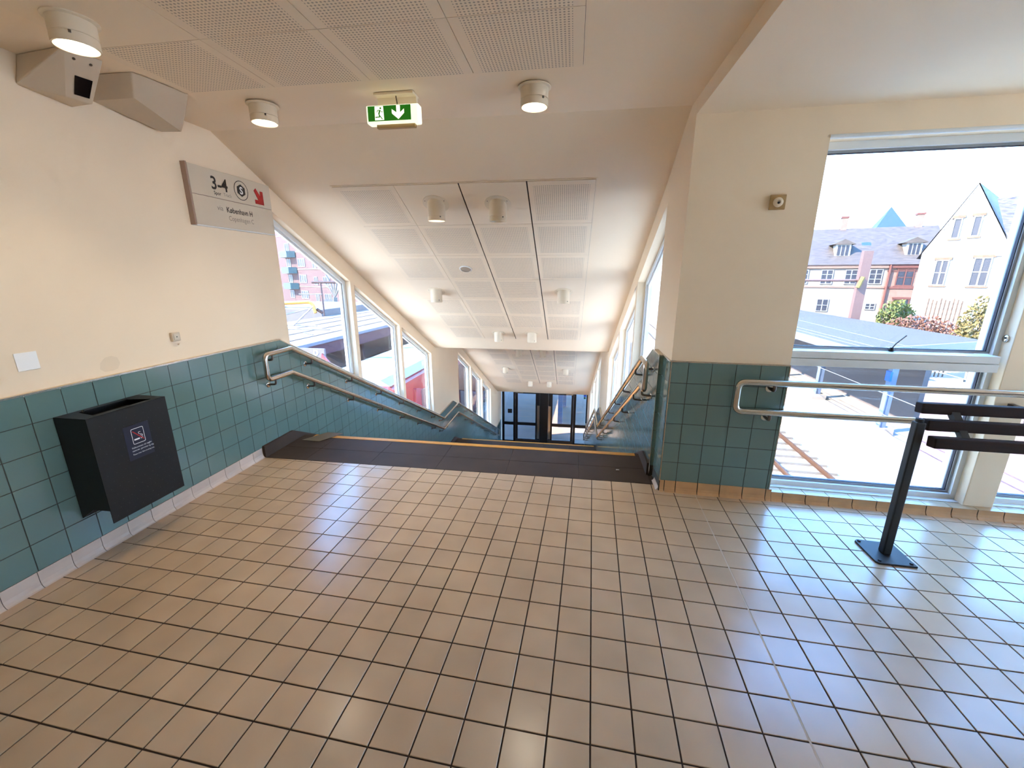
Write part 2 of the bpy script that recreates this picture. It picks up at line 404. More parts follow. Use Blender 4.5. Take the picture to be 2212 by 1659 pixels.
# right side: pier, window wall, right stair wall
PYF = 1.572                     # plaster face of the pier
wr = empty('wall_right', Vector((.9, 1.7, 0)), 'cream pier and window wall on the right with green tiled dado', 'wall', kind='structure')
cor = S(3.345, .8, 0)
m = MB()
pierL = S(3.335, (PYF - OO.y) / SV.y - (3.335 * RV.y) / SV.y, 0)   # pier front-left corner on Y=PYF
pc = [(pierL.x, PYF), (1.24, PYF), (1.24, 1.86), (S(3.5, 1.3, 0).x, 1.86)]
a1 = S(3.335, 1.05, 0); a2 = S(3.345, 1.52, 0); a3 = S(3.5, 1.52, 0)
pc = [(pierL.x, PYF), (1.24, PYF), (1.24, 1.86), (a3.x + .06, 1.86), (a3.x, a3.y), (a2.x, a2.y), (a1.x, a1.y)]
m.prism(pc, -.3, 2.62, lambda x, y, z: Vector((x, y, z)))
m.box((1.24, PYF, 2.343), (2.46, 1.86, 2.62))
m.box((1.24, 1.72, -.3), (2.46, 1.86, .055))
m.build('plaster', 'paint', wr)
# pilasters and further bays along the window wall (run on past the frame)
BAYS = [(1.24, 2.46), (2.63, 3.85), (4.02, 5.24), (5.41, 6.63)]
for k, (a, b) in enumerate(BAYS[1:]):
    MB().box((BAYS[k][1], 1.62, .06), (a, 1.86, 2.5)).build('pilaster', 'paint', wr, bevel=.004)
    MB().box((a, PYF, 2.343), (b, 1.86, 2.62)).box((a, 1.72, -.3), (b, 1.86, .055)).build('lintel', 'paint', wr)
MB().box((2.46, PYF, 2.343), (2.63, 1.66, 2.62)).build('lintel', 'paint', wr)
MB().box((6.63, 1.57, -.3), (7.6, 1.86, 2.62)).build('plaster', 'paint', wr)
# pier dado
PD = 1.562
MB().box((pierL.x + .004, PD + .003, .0), (1.238, PYF + .01, .988)).build('tile_bed', 'grout_dado', wr)
cs = []
for i in range(-1, 5):
    a, b = .6085 + i * .1525 + .002, .6085 + (i + 1) * .1525 - .002; a = max(a, pierL.x + .002); b = min(b, 1.238)
    for j in range(6):
        z0 = .088 + j * .15 + .002; cs.append(([(a, z0), (b, z0), (b, z0 + .146), (a, z0 + .146)], ((a + b) / 2, z0 + .073), False))
lay(wr, cs, None, 'dado_tile', lambda x, z, d: Vector((x, PD + .003 - d, z)), 0, .003)
MB().box((pierL.x - .002, PD - .003, .986), (1.241, PYF, .994)).box((pierL.x - .004, PD - .004, .085), (pierL.x + .003, PD + .004, .99)).box((1.236, PD - .004, .085), (1.242, PYF + .01, .99)).build('edge_trim', 'steel', wr)
# pier side dado (faces the stairs)
sp0 = (PD - OO.y - 3.33 * RV.y) / SV.y
cs = []
for j in range(6):
    z0 = .088 + j * .15 + .002
    for a, b in ((sp0 + .004, sp0 + .148), (sp0 + .152, 1.085)):
        cs.append(([(a, z0), (b, z0), (b, z0 + .146), (a, z0 + .146)], ((a + b) / 2, z0 + .073), False))
MB().box((3.33, sp0 + .002, 0), (3.345, 1.09, .988), S).build('tile_bed', 'grout_dado', wr)
lay(wr, cs, None, 'dado_tile', lambda s, z, d: S(3.331 - d, s, z), 0, .003)
MB().box((3.322, sp0, .986), (3.36, 1.09, .994), S).build('edge_trim', 'steel', wr)
# cove of the pier and of the sill
br = empty('baseboard_right', (1.2, 1.55, 0), 'ochre cove tiles at the foot of the pier and below the window sill', 'baseboard', kind='structure')
def cove_run(xs, h, yf, m):
    for a, b in zip(xs, xs[1:]):
        MB().prism([(yf - o, z) for o, z in cove_prof(h)], a + .003, b - .003, lambda y, z, x: Vector((x, y, z))).build('cove_tile', m, br)
MB().box((pierL.x, PD + .002, 0), (1.24, PD + .01, .085)).box((1.24, 1.572, 0), (6.6, 1.58, .06)).build('grout_bed', 'grout_dado', br)
cove_run([pierL.x, .53, .61, .763, .916, 1.069, 1.222, 1.262], .088, PD, 'cove_right')
xs = [1.262] + [1.339 + .147 * k for k in range(0, 36)]
cove_run(xs, .064, 1.57, 'cove_right')
for a, b in zip(xs, xs[1:]):
    if a < 3.4: MB().box((a + .002, 1.571, .058), (b - .002, 1.645, .066)).build('sill_tile', 'sill_tile', br)
MB().box((1.242, 1.575, .0), (6.6, 1.73, .056)).build('sill_bed', 'grout_dado', br)
for k, (a, b) in enumerate(BAYS[:2]):
    MB().box((a + .002, 1.648, .05), (b - .002, 1.73, .072)).build('sill_profile', 'frame_white', br, bevel=.003)
# pier side cove
MB().prism([(3.331 - o, z) for o, z in cove_prof(.088)], sp0 + .01, 1.0, lambda r_, z, s: S(r_, s, z)).build('cove_tile', 'cove_left', br)

# right stair wall
ws = empty('wall_stairs', S(3.4, 5, -1), 'right hand stair wall with pale teal tiled dado and tall slanting windows', 'wall', kind='structure')
def stair_wall_r():
    m = MB()
    def strip(sa, sb, lo, hi):
        ks = sorted({sa, sb, *[k for k in (dadoL.k + ceil.k) if sa < k < sb]})
        for a, b in zip(ks, ks[1:]): m.prism([(a, lo(a)), (b, lo(b)), (b, hi(b)), (a, hi(a))], 3.345, 3.5, SZ)
    low = lambda s: -6.5
    edge = 1.52
    for a, b in WIN_L + WIN_2:
        if a > edge + .001: strip(edge, a, low, lambda s: ceil(s) + .05)
        strip(a, b, low, lambda s: dadoL(s) - .01); strip(a, b, head, lambda s: ceil(s) + .05); edge = b
    strip(edge, SD + .3, low, lambda s: ceil(s) + .05)
    return m.build('plaster', 'paint', ws)
stair_wall_r()
dado(ws, 3.3, -1, 1.085, SD - .02, .02, .02, lambda s, z, d: S(3.303 - d, s, z), '-r', 120)
cap_strip(ws, 3.3, -1, 1.08, SD - .02, .05)
eb = MB(); eb.box((3.303, 1.083, 0.0), (3.345, 1.1, .985), S); eb.build('tile_bed', 'grout_dado', ws)
for j in range(6):
    z0 = .088 + j * .15 + .002; MB().box((3.303, 1.08, z0), (3.345, 1.084, z0 + .146), S).build('tile', 'dado_tile', ws)
MB().box((3.297, 1.076, .02), (3.303, 1.084, .995), S).build('edge_trim', 'steel', ws)

# hall enclosure out of view
ox = S(-.19, -4.6, 0)
wb = MB().box((-3.6, -5.0, -.3), (7.6, -4.8, 2.7)).build('wall_back', 'paint'); tag(wb, 'plain cream wall at the rear of the hall', 'wall', kind='structure')
we = MB().box((5.9, -5.0, -.3), (6.1, 1.7, .1)).box((5.9, -5.0, 2.4), (6.1, 1.7, 2.7)).box((5.9, -5.0, .1), (6.1, -1.6, 2.4)).box((5.9, -.1, .1), (6.1, .05, 2.4)).box((5.9, 1.45, .1), (6.1, 1.7, 2.4)).build('wall_end', 'paint'); tag(we, 'unseen end wall with openings added to light the hall, past the picture edge', 'wall', kind='structure')  # out-of-view openings, added so more daylight reaches the left wall

# ceilings
ch = empty('ceiling', S(1.6, 0, CZ), 'cream ceiling of perforated panels over the hall and the stairs', 'ceiling', kind='structure')
m = MB()
def cq(m, pts, up=.05):
    n = len(pts); vs = list(pts) + [p + Vector((0, 0, up)) for p in pts]
    m.add(vs, [tuple(range(n - 1, -1, -1)), tuple(range(n, 2 * n))] + [(i, (i + 1) % n, n + (i + 1) % n, n + i) for i in range(n)])
cq(m, [S(-.2, -5.6, CZ), S(3.34, -5.6, CZ), S(3.34, CF, CZ), S(-.2, CF, CZ)])
cq(m, [S(-.2, CF, CZ), S(3.5, CF, CZ), S(3.5, CE, CZ2), S(-.2, CE, CZ2)])
cq(m, [S(-.2, CE, CZ2), S(3.5, CE, CZ2), S(3.5, CF2, CZ2), S(-.2, CF2, CZ2)])
cq(m, [S(-.2, CF2, CZ2), S(3.5, CF2, CZ2), S(3.5, CE2, CZ3), S(-.2, CE2, CZ3)])
cq(m, [S(-.2, CE2, CZ3), S(3.5, CE2, CZ3), S(3.5, SD + .3, CZ3), S(-.2, SD + .3, CZ3)])
m.build('plaster', 'paint_ceiling', ch)
m = MB(); a, b = S(3.335, -5.6, 0), S(3.335, .83, 0)
cq(m, [Vector((a.x, a.y, 2.5)), Vector((7.6, a.y, 2.5)), Vector((7.6, 1.6, 2.5)), Vector((b.x, 1.6, 2.5)), Vector((b.x, b.y, 2.5))], .12)
m.build('lower_ceiling', 'paint_ceiling', ch)
PR = [.54, 1.1, 1.665, 2.235, 2.79]
def panel_mesh(w, h):
    return MB().box((-w / 2, -h / 2, -.006), (w / 2, h / 2, 0)).mesh('panel_shape')
def panel_field(s0, z0, slope, rows, pitch, rcols, plain, wide):
    L = math.sqrt(1 + slope * slope); ax = (SV + Vector((0, 0, slope))) / L; nz = RV.cross(ax).normalized()
    rot = Matrix((RV, ax, nz)).transposed().to_euler()
    def P(r_, d, h=0): return S(r_, s0, z0) + ax * (d) + nz * h
    b = MB(); D = rows * pitch
    b.add([P(rcols[0], 0, -.001), P(rcols[-1], 0, -.001), P(rcols[-1], D, -.001), P(rcols[0], D, -.001)], [(0, 1, 2, 3)]); b.build('panel_backing', 'panel_gap', ch, fix=False)
    b = MB(); w = .012
    ring_o = [(rcols[0] - w, -w), (rcols[-1] + w, -w), (rcols[-1] + w, D + w), (rcols[0] - w, D + w)]; ring_i = [(rcols[0], 0), (rcols[-1], 0), (rcols[-1], D), (rcols[0], D)]
    b.ring(ring_o, ring_i, -.004, 0, lambda r_, d, h: P(r_, d, h)); b.build('panel_frame', 'panel_plain', ch)
    for ci, (ra, rb) in enumerate(zip(rcols, rcols[1:])):
        gl = .006 if ci in wide else .0015; gr = .006 if ci + 1 in wide else .0015
        wdt = rb - ra - gl - gr; hgt = pitch - .003
        me1 = panel_mesh(wdt, hgt); me2 = panel_mesh(wdt, hgt)
        for k in range(rows):
            pl_ = (k, ci) in plain
            o = piece('ceiling_panel', me2 if pl_ else me1, 'panel_plain' if pl_ else 'panel_perf', ch, P((ra + gl + rb - gr) / 2, (k + .5) * pitch, -.002)); o.rotation_euler = rot
SL1 = (CZ2 - CZ) / (CE - CF); SL2 = (CZ3 - CZ2) / (CE2 - CF2)
panel_field(1.535, ceil(1.535), SL1, 7, .582, PR, {(0, 1), (0, 2), (3, 0), (3, 3), (6, 1), (6, 2)}, {2, 3})
panel_field(7.53, ceil(7.53), SL2, 7, .582, PR, {(0, 1), (0, 2), (3, 0), (3, 3), (6, 1), (6, 2)}, {2, 3})
panel_field(-2.57, CZ, 0, 6, .487, [.375, .945, 1.515, 2.085, 2.65], {(4, 0)}, set())

# stairs -----------------------------------------------------------------------------------------
def flight(name, s_n, z_top, n, label, grp, s_back):
    root = empty(name, S(1.65, s_n, z_top), label, 'stairs', grp)
    R0, R1 = .0, 3.297
    for k in range(n):
        s0 = s_n + k * TREAD; z = z_top - k * RISE
        # riser block below nosing k
        if k < n - 1:
            MB().box((R0, s0 + .0, z - RISE - .03), (R1, s0 + TREAD, z - RISE), S).build('tread', 'slab_pale', root)
        MB().box((R0, s0 - .012, z - RISE), (R1, s0, z - .03), S).build('riser', 'slab_pale', root)
        if k > 0: MB().box((R0 + .04, s0 - .04, z - .028), (R1 - .04, s0 + .004, z + .003), S).build('nosing', 'nosing', root)
    return root
def top_slabs(root, s0, s1, z, r1, joint, n=6, rows=2):
    dep = (s1 - .055 - s0) / rows
    rr = [0.0] + [joint + .593 * k for k in range(n - 1)] + [r1]
    for i in range(rows):
        for a, b in zip(rr, rr[1:]):
            MB().box((a + .001, s0 + i * dep + .001, z - .05), (b - .001, s0 + (i + 1) * dep - .001, z), S).build('stone_slab', 'slab', root, bevel=.0015)
    MB().box((.12, s1 - .055, z - .05), (r1 - .05, s1, z + .002), S).build('nosing', 'nosing', root)
    for ea, eb_ in ((0, .12), (r1 - .05, r1)): MB().box((ea, s1 - .055, z - .05), (eb_, s1, z), S).build('slab_end', 'slab', root)
f1 = flight('upper_staircase', N1, 0, 14, 'dark stone stair flight going down from the hall with ochre nosing', 'stair flights', 0)
top_slabs(f1, SLAB0, N1, 0, 3.297, .37)
MB().box((3.2975, SLAB0, -.05), (3.328, 1.074, -.001), S).build('stone_slab', 'slab', f1)
f2 = flight('lower_staircase', N2, ZL, 17, 'lower dark stone stair flight leading to the glass doors', 'stair flights', 0)
SL0 = N1 + 13 * TREAD
top_slabs(f2, SL0, N2, ZL, 3.297, .3, 6, 4)
fl = MB().box((-.2, N2 + 16 * TREAD, ZB - .2), (3.5, SD + .6, ZB), S).build('floor_lower', 'slab_pale'); tag(fl, 'dark stone floor, coloured pale to spread light, at the foot of the stairs before the doors', 'floor', kind='structure')  # dark slab given a pale colour to brighten the lower flight
# skirting
for nm, ra, rb, s0, lab in (('trim_1', -.03, .003, SLAB0, 'dark stone skirting stepping down beside the left stair wall'), ('trim_2', 3.282, 3.31, 1.085, 'dark stone skirting along the right stair wall')):
    t = MB(); ks = sorted({s0, SD - .02, *[k for k in skirt.k if s0 < k < SD - .02]})
    for a, b in zip(ks, ks[1:]):
        lo = (lambda s: -.05) if b <= 1.34 else (lambda s: skirt(s) - .42)
        t.prism([(a, lo(a)), (b, lo(b)), (b, skirt(b)), (a, skirt(a))], ra, rb, SZ)
    tag(t.build(nm, 'slab_pale' if False else 'slab'), lab, 'skirting', kind='structure')

# stair windows -------------------------------------------------------------------------------------
wn = [0]
def window_root(loc, label):
    wn[0] += 1; return empty('window_%d' % wn[0], loc, label, 'window', kind='structure')
def stair_window(a, b, side, label):
    rf0, rf1 = (-.185, -.12) if side < 0 else (3.43, 3.495)
    rg = (rf0 + rf1) / 2
    lo = lambda s: dadoL(s) - .012; hi = head
    c = (a + b) / 2
    root = window_root(S(rg, c, lo(c)), label)
    sl = (hi(b) - hi(a)) / (b - a); wv = .045; wl_ = wv * math.sqrt(1 + sl * sl)
    out = [(a, lo(a)), (b, lo(b)), (b, hi(b)), (a, hi(a))]
    inn = [(a + wv, lo(a + wv) + wl_), (b - wv, lo(b - wv) + wl_), (b - wv, hi(b - wv) - wl_), (a + wv, hi(a + wv) - wl_)]
    MB().ring(out, inn, rf0, rf1, SZ).build('window_frame', 'frame_white', root)
    w2 = .022; w3 = w2 * math.sqrt(1 + sl * sl)
    i2 = [(inn[0][0] + w2, inn[0][1] + w3 - sl * 0 + sl * w2), (inn[1][0] - w2, inn[1][1] + w3 - sl * w2), (inn[2][0] - w2, inn[2][1] - w3 - sl * w2), (inn[3][0] + w2, inn[3][1] - w3 + sl * w2)]
    MB().ring(inn, i2, rg - .012, rg + .012, SZ).build('glazing_bead', 'frame_white', root)
    MB().prism(i2, rg - .003, rg + .003, SZ).build('pane', 'glass', root)
    # inner sill on top of the dado wall
    MB().prism([(a, lo(a) - .01), (b, lo(b) - .01), (b, lo(b) + .004), (a, lo(a) + .004)], rf1 if side < 0 else 3.345, -.04 if side < 0 else rf0, SZ).build('window_sill', 'frame_white', root)
ordn = ['first', 'second', 'third']
for side, nm in ((-1, 'left'), (1, 'right')):
    for k, (a, b) in enumerate(WIN_L): stair_window(a, b, side, 'slanting white framed window, %s from the top of the %s stair wall' % (ordn[k], nm))
    for k, (a, b) in enumerate(WIN_2): stair_window(a, b, side, 'slanting white framed window, %s along the lower flight on the %s' % (ordn[k], nm))

# hall windows
def hall_window(a, b, label, det):
    root = window_root(Vector(((a + b) / 2, 1.73, .07)), label)
    fw = .03; y0, y1 = 1.69, 1.77
    MB().ring([(a, .055), (b, .055), (b, 2.345), (a, 2.345)], [(a + fw, .105), (b - fw, .105), (b - fw, 2.3), (a + fw, 2.3)], y0, y1, XZ).build('window_frame', 'frame_white', root)
    MB().box((a + .004, 1.60, .985), (b - .05, 1.71, 1.035)).build('transom', 'frame_white', root, bevel=.003)
    MB().box((a + .004, 1.605, 1.038), (b - .05, 1.71, 1.085)).build('transom_cover', 'frame_white', root, bevel=.003)
    for z0, z1, nm in ((1.085, 2.3, 'sash_frame'), (.105, .985, 'lower_frame')):
        o = [(a + fw, z0), (b - fw, z0), (b - fw, z1), (a + fw, z1)]; w_ = .014
        i = [(a + fw + w_, z0 + w_), (b - fw - w_, z0 + w_), (b - fw - w_, z1 - w_), (a + fw + w_, z1 - w_)]
        sf = MB().ring(o, i, 1.715, 1.755, XZ).build(nm, 'frame_grey', root)
        j = [(p[0] + (.004 if p[0] < (a + b) / 2 else -.004), p[1] + (.004 if p[1] < (z0 + z1) / 2 else -.004)) for p in i]
        MB().ring(i, j, 1.722, 1.742, XZ).build('gasket', 'gasket', sf)
        MB().prism(j, 1.729, 1.735, XZ).build('pane', 'glass', sf)
    # head trim
    MB().tube([(a, PYF + .008, 2.343), (b, PYF + .008, 2.343)], .013, 10).build('head_trim', 'frame_white', root)
    if det:
        h = empty('stay_arm', (1.87, 1.70, 1.09), parent=root)
        MB().lathe([(.0, 0), (.016, 0), (.016, .012), (.01, .024), (0, .026)], (1.872, 1.69, 1.088), (0, 0, 1), 12, False).build('stay_base', 'black_paint', h)
        MB().tube([(1.872, 1.69, 1.105), (1.89, 1.692, 1.135), (1.945, 1.70, 1.19)], .0042, 8).build('stay_lever', 'steel_dark', h)
        l = empty('lock', (2.452, 1.67, 1.19), parent=root)
        MB().lathe([(0, 0), (.022, 0), (.022, .01), (.016, .014), (0, .014)], (2.462, 1.668, 1.19), (-1, 0, 0), 16, False).build('lock_rose', 'steel', l)
        MB().lathe([(0, 0), (.006, 0), (.006, .004), (0, .004)], (2.448, 1.66, 1.195), (-1, 0, 0), 8, False).build('lock_hole', 'black_paint', l)
    return root
hall_window(*BAYS[0], 'tall hall window with transom and stay lever beside the green tiled pier', True)
hall_window(*BAYS[1], 'hall window beyond the pilaster at the picture edge', False)
hall_window(*BAYS[2], 'third hall window past the picture edge', False)
hall_window(*BAYS[3], 'last hall window of the window wall', False)
MB()

# doors at the foot of the stairs ---------------------------------------------------------------------
dr = empty('door_1', S(1.7, SD, ZB), 'black framed double glass doors with sidelights at the foot of the stairs', 'door', kind='structure')
DT = -2.745; F0, F1 = SD - .03, SD + .04
def RZ(r_, z, s): return S(r_, s, z)
def rect(a, b, c, d): return [(a, c), (b, c), (b, d), (a, d)]
m = MB()
m.box((.03, F0, ZB), (.115, F1, DT), S).box((3.305, F0, ZB), (3.345, F1, DT), S).box((.03, F0, DT - .06), (3.345, F1, DT), S)
m.box((.478, F0, ZB), (.56, F1, DT), S).box((2.83, F0, ZB), (2.916, F1, DT), S)
m.build('door_frame', 'door_black', dr)
MB().box((1.52, F0, ZB), (1.85, F1, DT - .06), S).build('centre_panel', 'door_black', dr)
MB().box((-.04, SD - .02, DT), (3.345, SD + .1, CZ3 + .02), S).build('door_head', 'paint', dr)
for a, b, nm in ((.115, .478, 'sidelight'), (2.916, 3.305, 'sidelight')):
    sl_ = empty(nm, S((a + b) / 2, SD, ZB), parent=dr)
    MB().box((a, F0, ZB), (b, F1, ZB + .12), S).box((a, F0, -4.2), (b, F1, -4.08), S).build('sidelight_rail', 'door_black', sl_)
    MB().prism(rect(a, b, -4.08, DT - .06), SD, SD + .006, RZ).build('pane', 'glass', sl_)
    MB().prism(rect(a, b, ZB + .12, -4.2), SD, SD + .006, RZ).build('pane', 'glass', sl_)
for a, b, hs in ((.565, 1.515, 1), (1.855, 2.825, -1)):
    lf = empty('door_leaf', S((a + b) / 2, SD, ZB), parent=dr)
    ia, ib = (a + .085, b - .16) if hs > 0 else (a + .16, b - .085)
    for z0, z1 in ((-4.08, -2.89), (ZB + .2, -4.2)): MB().prism(rect(ia, ib, z0, z1), SD, SD + .006, RZ).build('pane', 'glass', lf)
    MB().ring(rect(a, b, ZB + .01, DT - .06), rect(ia, ib, ZB + .2, -2.89), F0 + .01, F1 - .01, RZ).box((ia, F0 + .01, -4.2), (ib, F1 - .01, -4.08), S).build('leaf_frame', 'door_black', lf)
    pr_ = b - .05 if hs > 0 else a + .05
    MB().box((pr_ - .045, F0 - .03, ZB + .25), (pr_ + .045, F0 - .02, -3.35), S).build('push_plate', 'steel', lf)
    MB().box((pr_ - .02, F0 - .02, -3.5), (pr_ + .02, F0 + .01, -3.45), S).box((pr_ - .02, F0 - .02, -4.4), (pr_ + .02, F0 + .01, -4.35), S).build('plate_fixing', 'steel_dark', lf)
    MB().box((a + .02 if hs < 0 else a + .02, F0 - .006, ZB + .03), (b - .02, F0 + .01, ZB + .19), S).build('kick_plate', 'steel_dark', lf)
    cx = a + .03 if hs > 0 else b - .3
    MB().box((cx, F0 - .05, -2.87), (cx + .27, F0 + .01, -2.81), S).build('closer', 'steel', lf, bevel=.004)
    for zz_ in (-3.05, -3.4): MB().box((a - .02, F0 - .01, zz_ - .06), (a + .005, F0 + .012, zz_ + .06), S).build('hinge', 'steel', lf) if hs > 0 else None
MB().box((.25, SD - .004, -3.72), (.42, SD - .001, -3.55), S).build('door_notice', 'door_black', dr)
MB().box((3.2, SD - .004, -2.93), (3.29, SD - .001, -2.83), S).build('blue_sticker', mat('sticker_blue', (30, 80, 220), .5), dr)
MB().box((3.2, SD - .004, -3.02), (3.27, SD - .001, -2.94), S).build('green_sticker', mat('sticker_green', (110, 160, 140), .5), dr)

# ------------------------------------------------------------------ handrails
def rounded(path, rad, n=5):
    out = [Vector(path[0])]
    for a, b, c in zip(path, path[1:], path[2:]):
        a, b, c = Vector(a), Vector(b), Vector(c); d1 = (a - b); d2 = (c - b); k = min(rad, d1.length * .49, d2.length * .49)
        p, q = b + d1.normalized() * k, b + d2.normalized() * k
        for i in range(n + 1):
            t = i / n; out.append(p * (1 - t) ** 2 + b * 2 * t * (1 - t) + q * t * t)
    out.append(Vector(path[-1])); return out
def rail_line(h, s_start, off):   # (s,z) polyline of a rail h above floor
    return [(s_start, h), (1.375 + off, h), (1.375 + off - ZL / K1, h + ZL), (N2 - .03 + off, h + ZL), (N2 - .03 + off + (ZL - ZB) / K1 - .02, h + ZB + .01)]
def stair_rail(name, label, r_rail, r_wall, s0, grp):
    root = empty(name, S(r_wall, s0, 0), label, 'handrail', grp)
    up = rail_line(.905, s0, 0); lo = rail_line(.685, s0, -.03)
    pu = [S(r_rail, s, z) for s, z in up]; pl = [S(r_rail, s, z) for s, z in lo]
    def sharp(p):   # mitred bends kept as tight curves
        return rounded(p, .02, 3)
    loop = rounded([pu[1], pu[0], pl[0], pl[1]], .05, 6)
    path = list(reversed(sharp(pu[1:])))[:-1]; path = path + loop[0:] ; lowp = sharp(pl[1:])[1:]
    endl = rounded([pl[-2], pl[-1], pu[-1], pu[-2]], .05, 5)
    MB().tube(rounded(pu, .02, 3)[1:] if False else sharp(pu[1:]), .021, 14).build('upper_rail', 'steel', root)
    MB().tube(sharp(pl[1:]), .021, 14).build('lower_rail', 'steel', root)
    MB().tube(loop, .021, 14).build('rail_bend', 'steel', root)
    MB().tube(rounded([pu[-1], pu[-1] + SV * .07 - Vector((0, 0, .03)), pl[-1] + SV * .07 - Vector((0, 0, .03)), pl[-1]], .05, 4), .021, 14).build('rail_bend', 'steel', root)
    sg = 1 if r_rail > r_wall else -1
    def zat(line, s):
        return piecewise(line)(s)
    ss = [s0 + .09, 1.66] + [1.66 + .72 * k for k in range(1, 6)] + [5.72, 6.05, 6.75, 7.1] + [7.1 + .66 * k for k in range(1, 8)]
    for line in (up, lo):
        for s in ss:
            z = zat(line, s); b = MB()
            b.tube(rounded([S(r_rail, s, z - .018), S(r_rail, s, z - .06), S(r_wall + sg * .004, s, z - .065)], .03, 4), .0095, 8)
            o = b.build('bracket', 'steel_dark', root)
            MB().lathe([(0, 0), (.026, 0), (.026, .004), (.02, .008), (0, .008)], S(r_wall, s, z - .065), RV * sg, 14, False).build('rose', 'steel', o)
    return root
stair_rail('handrail', 'stainless double handrail with looped end on the left stair wall', .06, RT, 1.03, 'double stair handrails')
stair_rail('handrail', 'stainless double handrail on the right stair wall beside the pier', 3.225, 3.3, 1.16, 'double stair handrails')
hr = empty('handrail', (1.13, 1.56, 0), 'stainless double handrail across the hall window below the transom', 'handrail')
yr = 1.485; zu, zl_ = .885, .683; x0, x1 = .915, 6.0
lp = rounded([(1.02, yr, zu), (x0, yr, zu), (x0, yr, zl_), (1.02, yr, zl_)], .05, 7)
MB().tube(lp, .021, 14).build('rail_bend', 'steel', hr)
MB().tube([(1.02, yr, zu), (x1, yr, zu)], .021, 14).build('upper_rail', 'steel', hr)
MB().tube([(1.02, yr, zl_), (x1, yr, zl_)], .021, 14).build('lower_rail', 'steel', hr)
for z in (zu, zl_):
    b = MB().tube(rounded([(1.135, yr, z - .018), (1.135, yr, z - .052), (1.135, PD, z - .054)], .03, 4), .011, 10).build('bracket', 'steel_dark', hr)
    MB().lathe([(0, 0), (.026, 0), (.026, .005), (0, .008)], (1.135, PD, z - .054), (0, -1, 0), 14, False).build('rose', 'steel', b)
for k in range(3):
    xb = BAYS[k][1] + .085
    MB().box((xb - .02, yr - .004, zl_ - .05), (xb + .02, yr + .006, zu - .018)).box((xb - .015, yr, .76), (xb + .015, 1.622, .79)).build('bracket', 'steel_dark', hr)

# ------------------------------------------------------------------ litter bin on the left wall
BS0, BS1, BD, BZ0, BZ1 = -.418, .012, .2, .236, .842
bn = empty('litter_bin', S(.1, -.2, BZ0), 'dark grey wall-mounted litter bin with a no-smoking sticker', 'bin')
t_ = .004; rb = RT + .002; rfr = rb + BD
MB().box((rfr - t_, BS0, BZ0), (rfr, BS1, BZ1), S).build('front_panel', 'bin_paint', bn)
MB().box((rb, BS0, BZ0 + .015), (rb + t_, BS1, BZ1), S).build('back_panel', 'bin_paint', bn)
for s in (BS0, BS1 - t_):
    MB().prism([(rb + t_, BZ0 + .015), (rb + .09, BZ0 + .075), (rfr - t_, BZ0 + .075), (rfr - t_, BZ1), (rb + t_, BZ1)], s, s + t_, lambda r_, z, q: S(r_, q, z)).build('side_panel', 'bin_side', bn)
MB().box((rb + t_, BS0 + t_, BZ0 + .1), (rfr - t_, BS1 - t_, BZ0 + .104), S).build('bottom', 'bin_side', bn)
# top with a wide opening and folded edges
ob = [(BS0, rb), (BS1, rb), (BS1, rfr), (BS0, rfr)]; ib = [(BS0 + .09, rb + .035), (BS1 - .09, rb + .035), (BS1 - .06, rfr - .03), (BS0 + .06, rfr - .03)]
MB().ring(ob, ib, BZ1 - .003, BZ1 + .001, lambda s, r_, z: S(r_, s, z)).build('top_rim', 'bin_paint', bn)
MB().add([S(rb + .05, BS0 + .1, BZ1 - .03), S(rb + .05, BS1 - .1, BZ1 - .03), S(rfr - .04, BS1 - .08, BZ1 - .09), S(rfr - .04, BS0 + .08, BZ1 - .09)], [(0, 1, 2, 3)]).build('inner_flap', 'bin_side', bn)
MB().lathe([(0, 0), (.006, 0), (.006, .012), (0, .014)], S(rb + .05, BS0 + .1, BZ1), (0, 0, 1), 10, False).build('stud', 'steel', bn)
pins = MB()
for i in range(9):
    for j in range(14):
        s = BS0 + .03 + i * .046 + (.023 if j % 2 else 0); z = BZ0 + .03 + j * .04
        if s > BS1 - .01 or (-.265 < s < -.115 and .5 < z < .74): continue
        pins.lathe([(0, 0), (.0022, 0), (.0022, .0006), (0, .0006)], S(rfr, s, z), RV, 6, False)
pins.build('perforation', 'black_paint', bn)['kind'] = 'stuff'
# sticker  (local axes: u along +s seen from the hall, reading left to right)
st = MB().box((rfr, -.262, .535), (rfr + .0012, -.12, .735), S).build('sticker', 'navy', bn, bevel=0)
def SP_(u, v, d): return S(rfr + .0013 + d, -.262 + u, .535 + v)
U, V = SV, Vector((0, 0, 1))
def rrect(cx, cy, w_, h_, r_, n=4):
    pts = []
    for (sx_, sy_, a0) in ((1, 1, 0), (-1, 1, 90), (-1, -1, 180), (1, -1, 270)):
        for i in range(n + 1):
            a = math.radians(a0 + 90 * i / n); pts.append((cx + sx_ * (w_ / 2 - r_) + r_ * math.cos(a), cy + sy_ * (h_ / 2 - r_) + r_ * math.sin(a)))
    return pts
cx, cy = .072, .132
MB().ring(rrect(cx, cy, .07, .092, .008), rrect(cx, cy, .065, .086, .006), 0, .0004, SP_).build('pictogram_border', 'white_print', st)
MB().prism([(.046, .108), (.077, .108), (.077, .117), (.046, .117)], 0, .0004, SP_).build('cigarette', 'white_print', st)
for k in range(3): MB().prism([(.083 + k * .005, .108), (.086 + k * .005, .108), (.086 + k * .005, .117), (.083 + k * .005, .117)], 0, .0004, SP_).build('cigarette_end', 'white_print', st)
sm = []
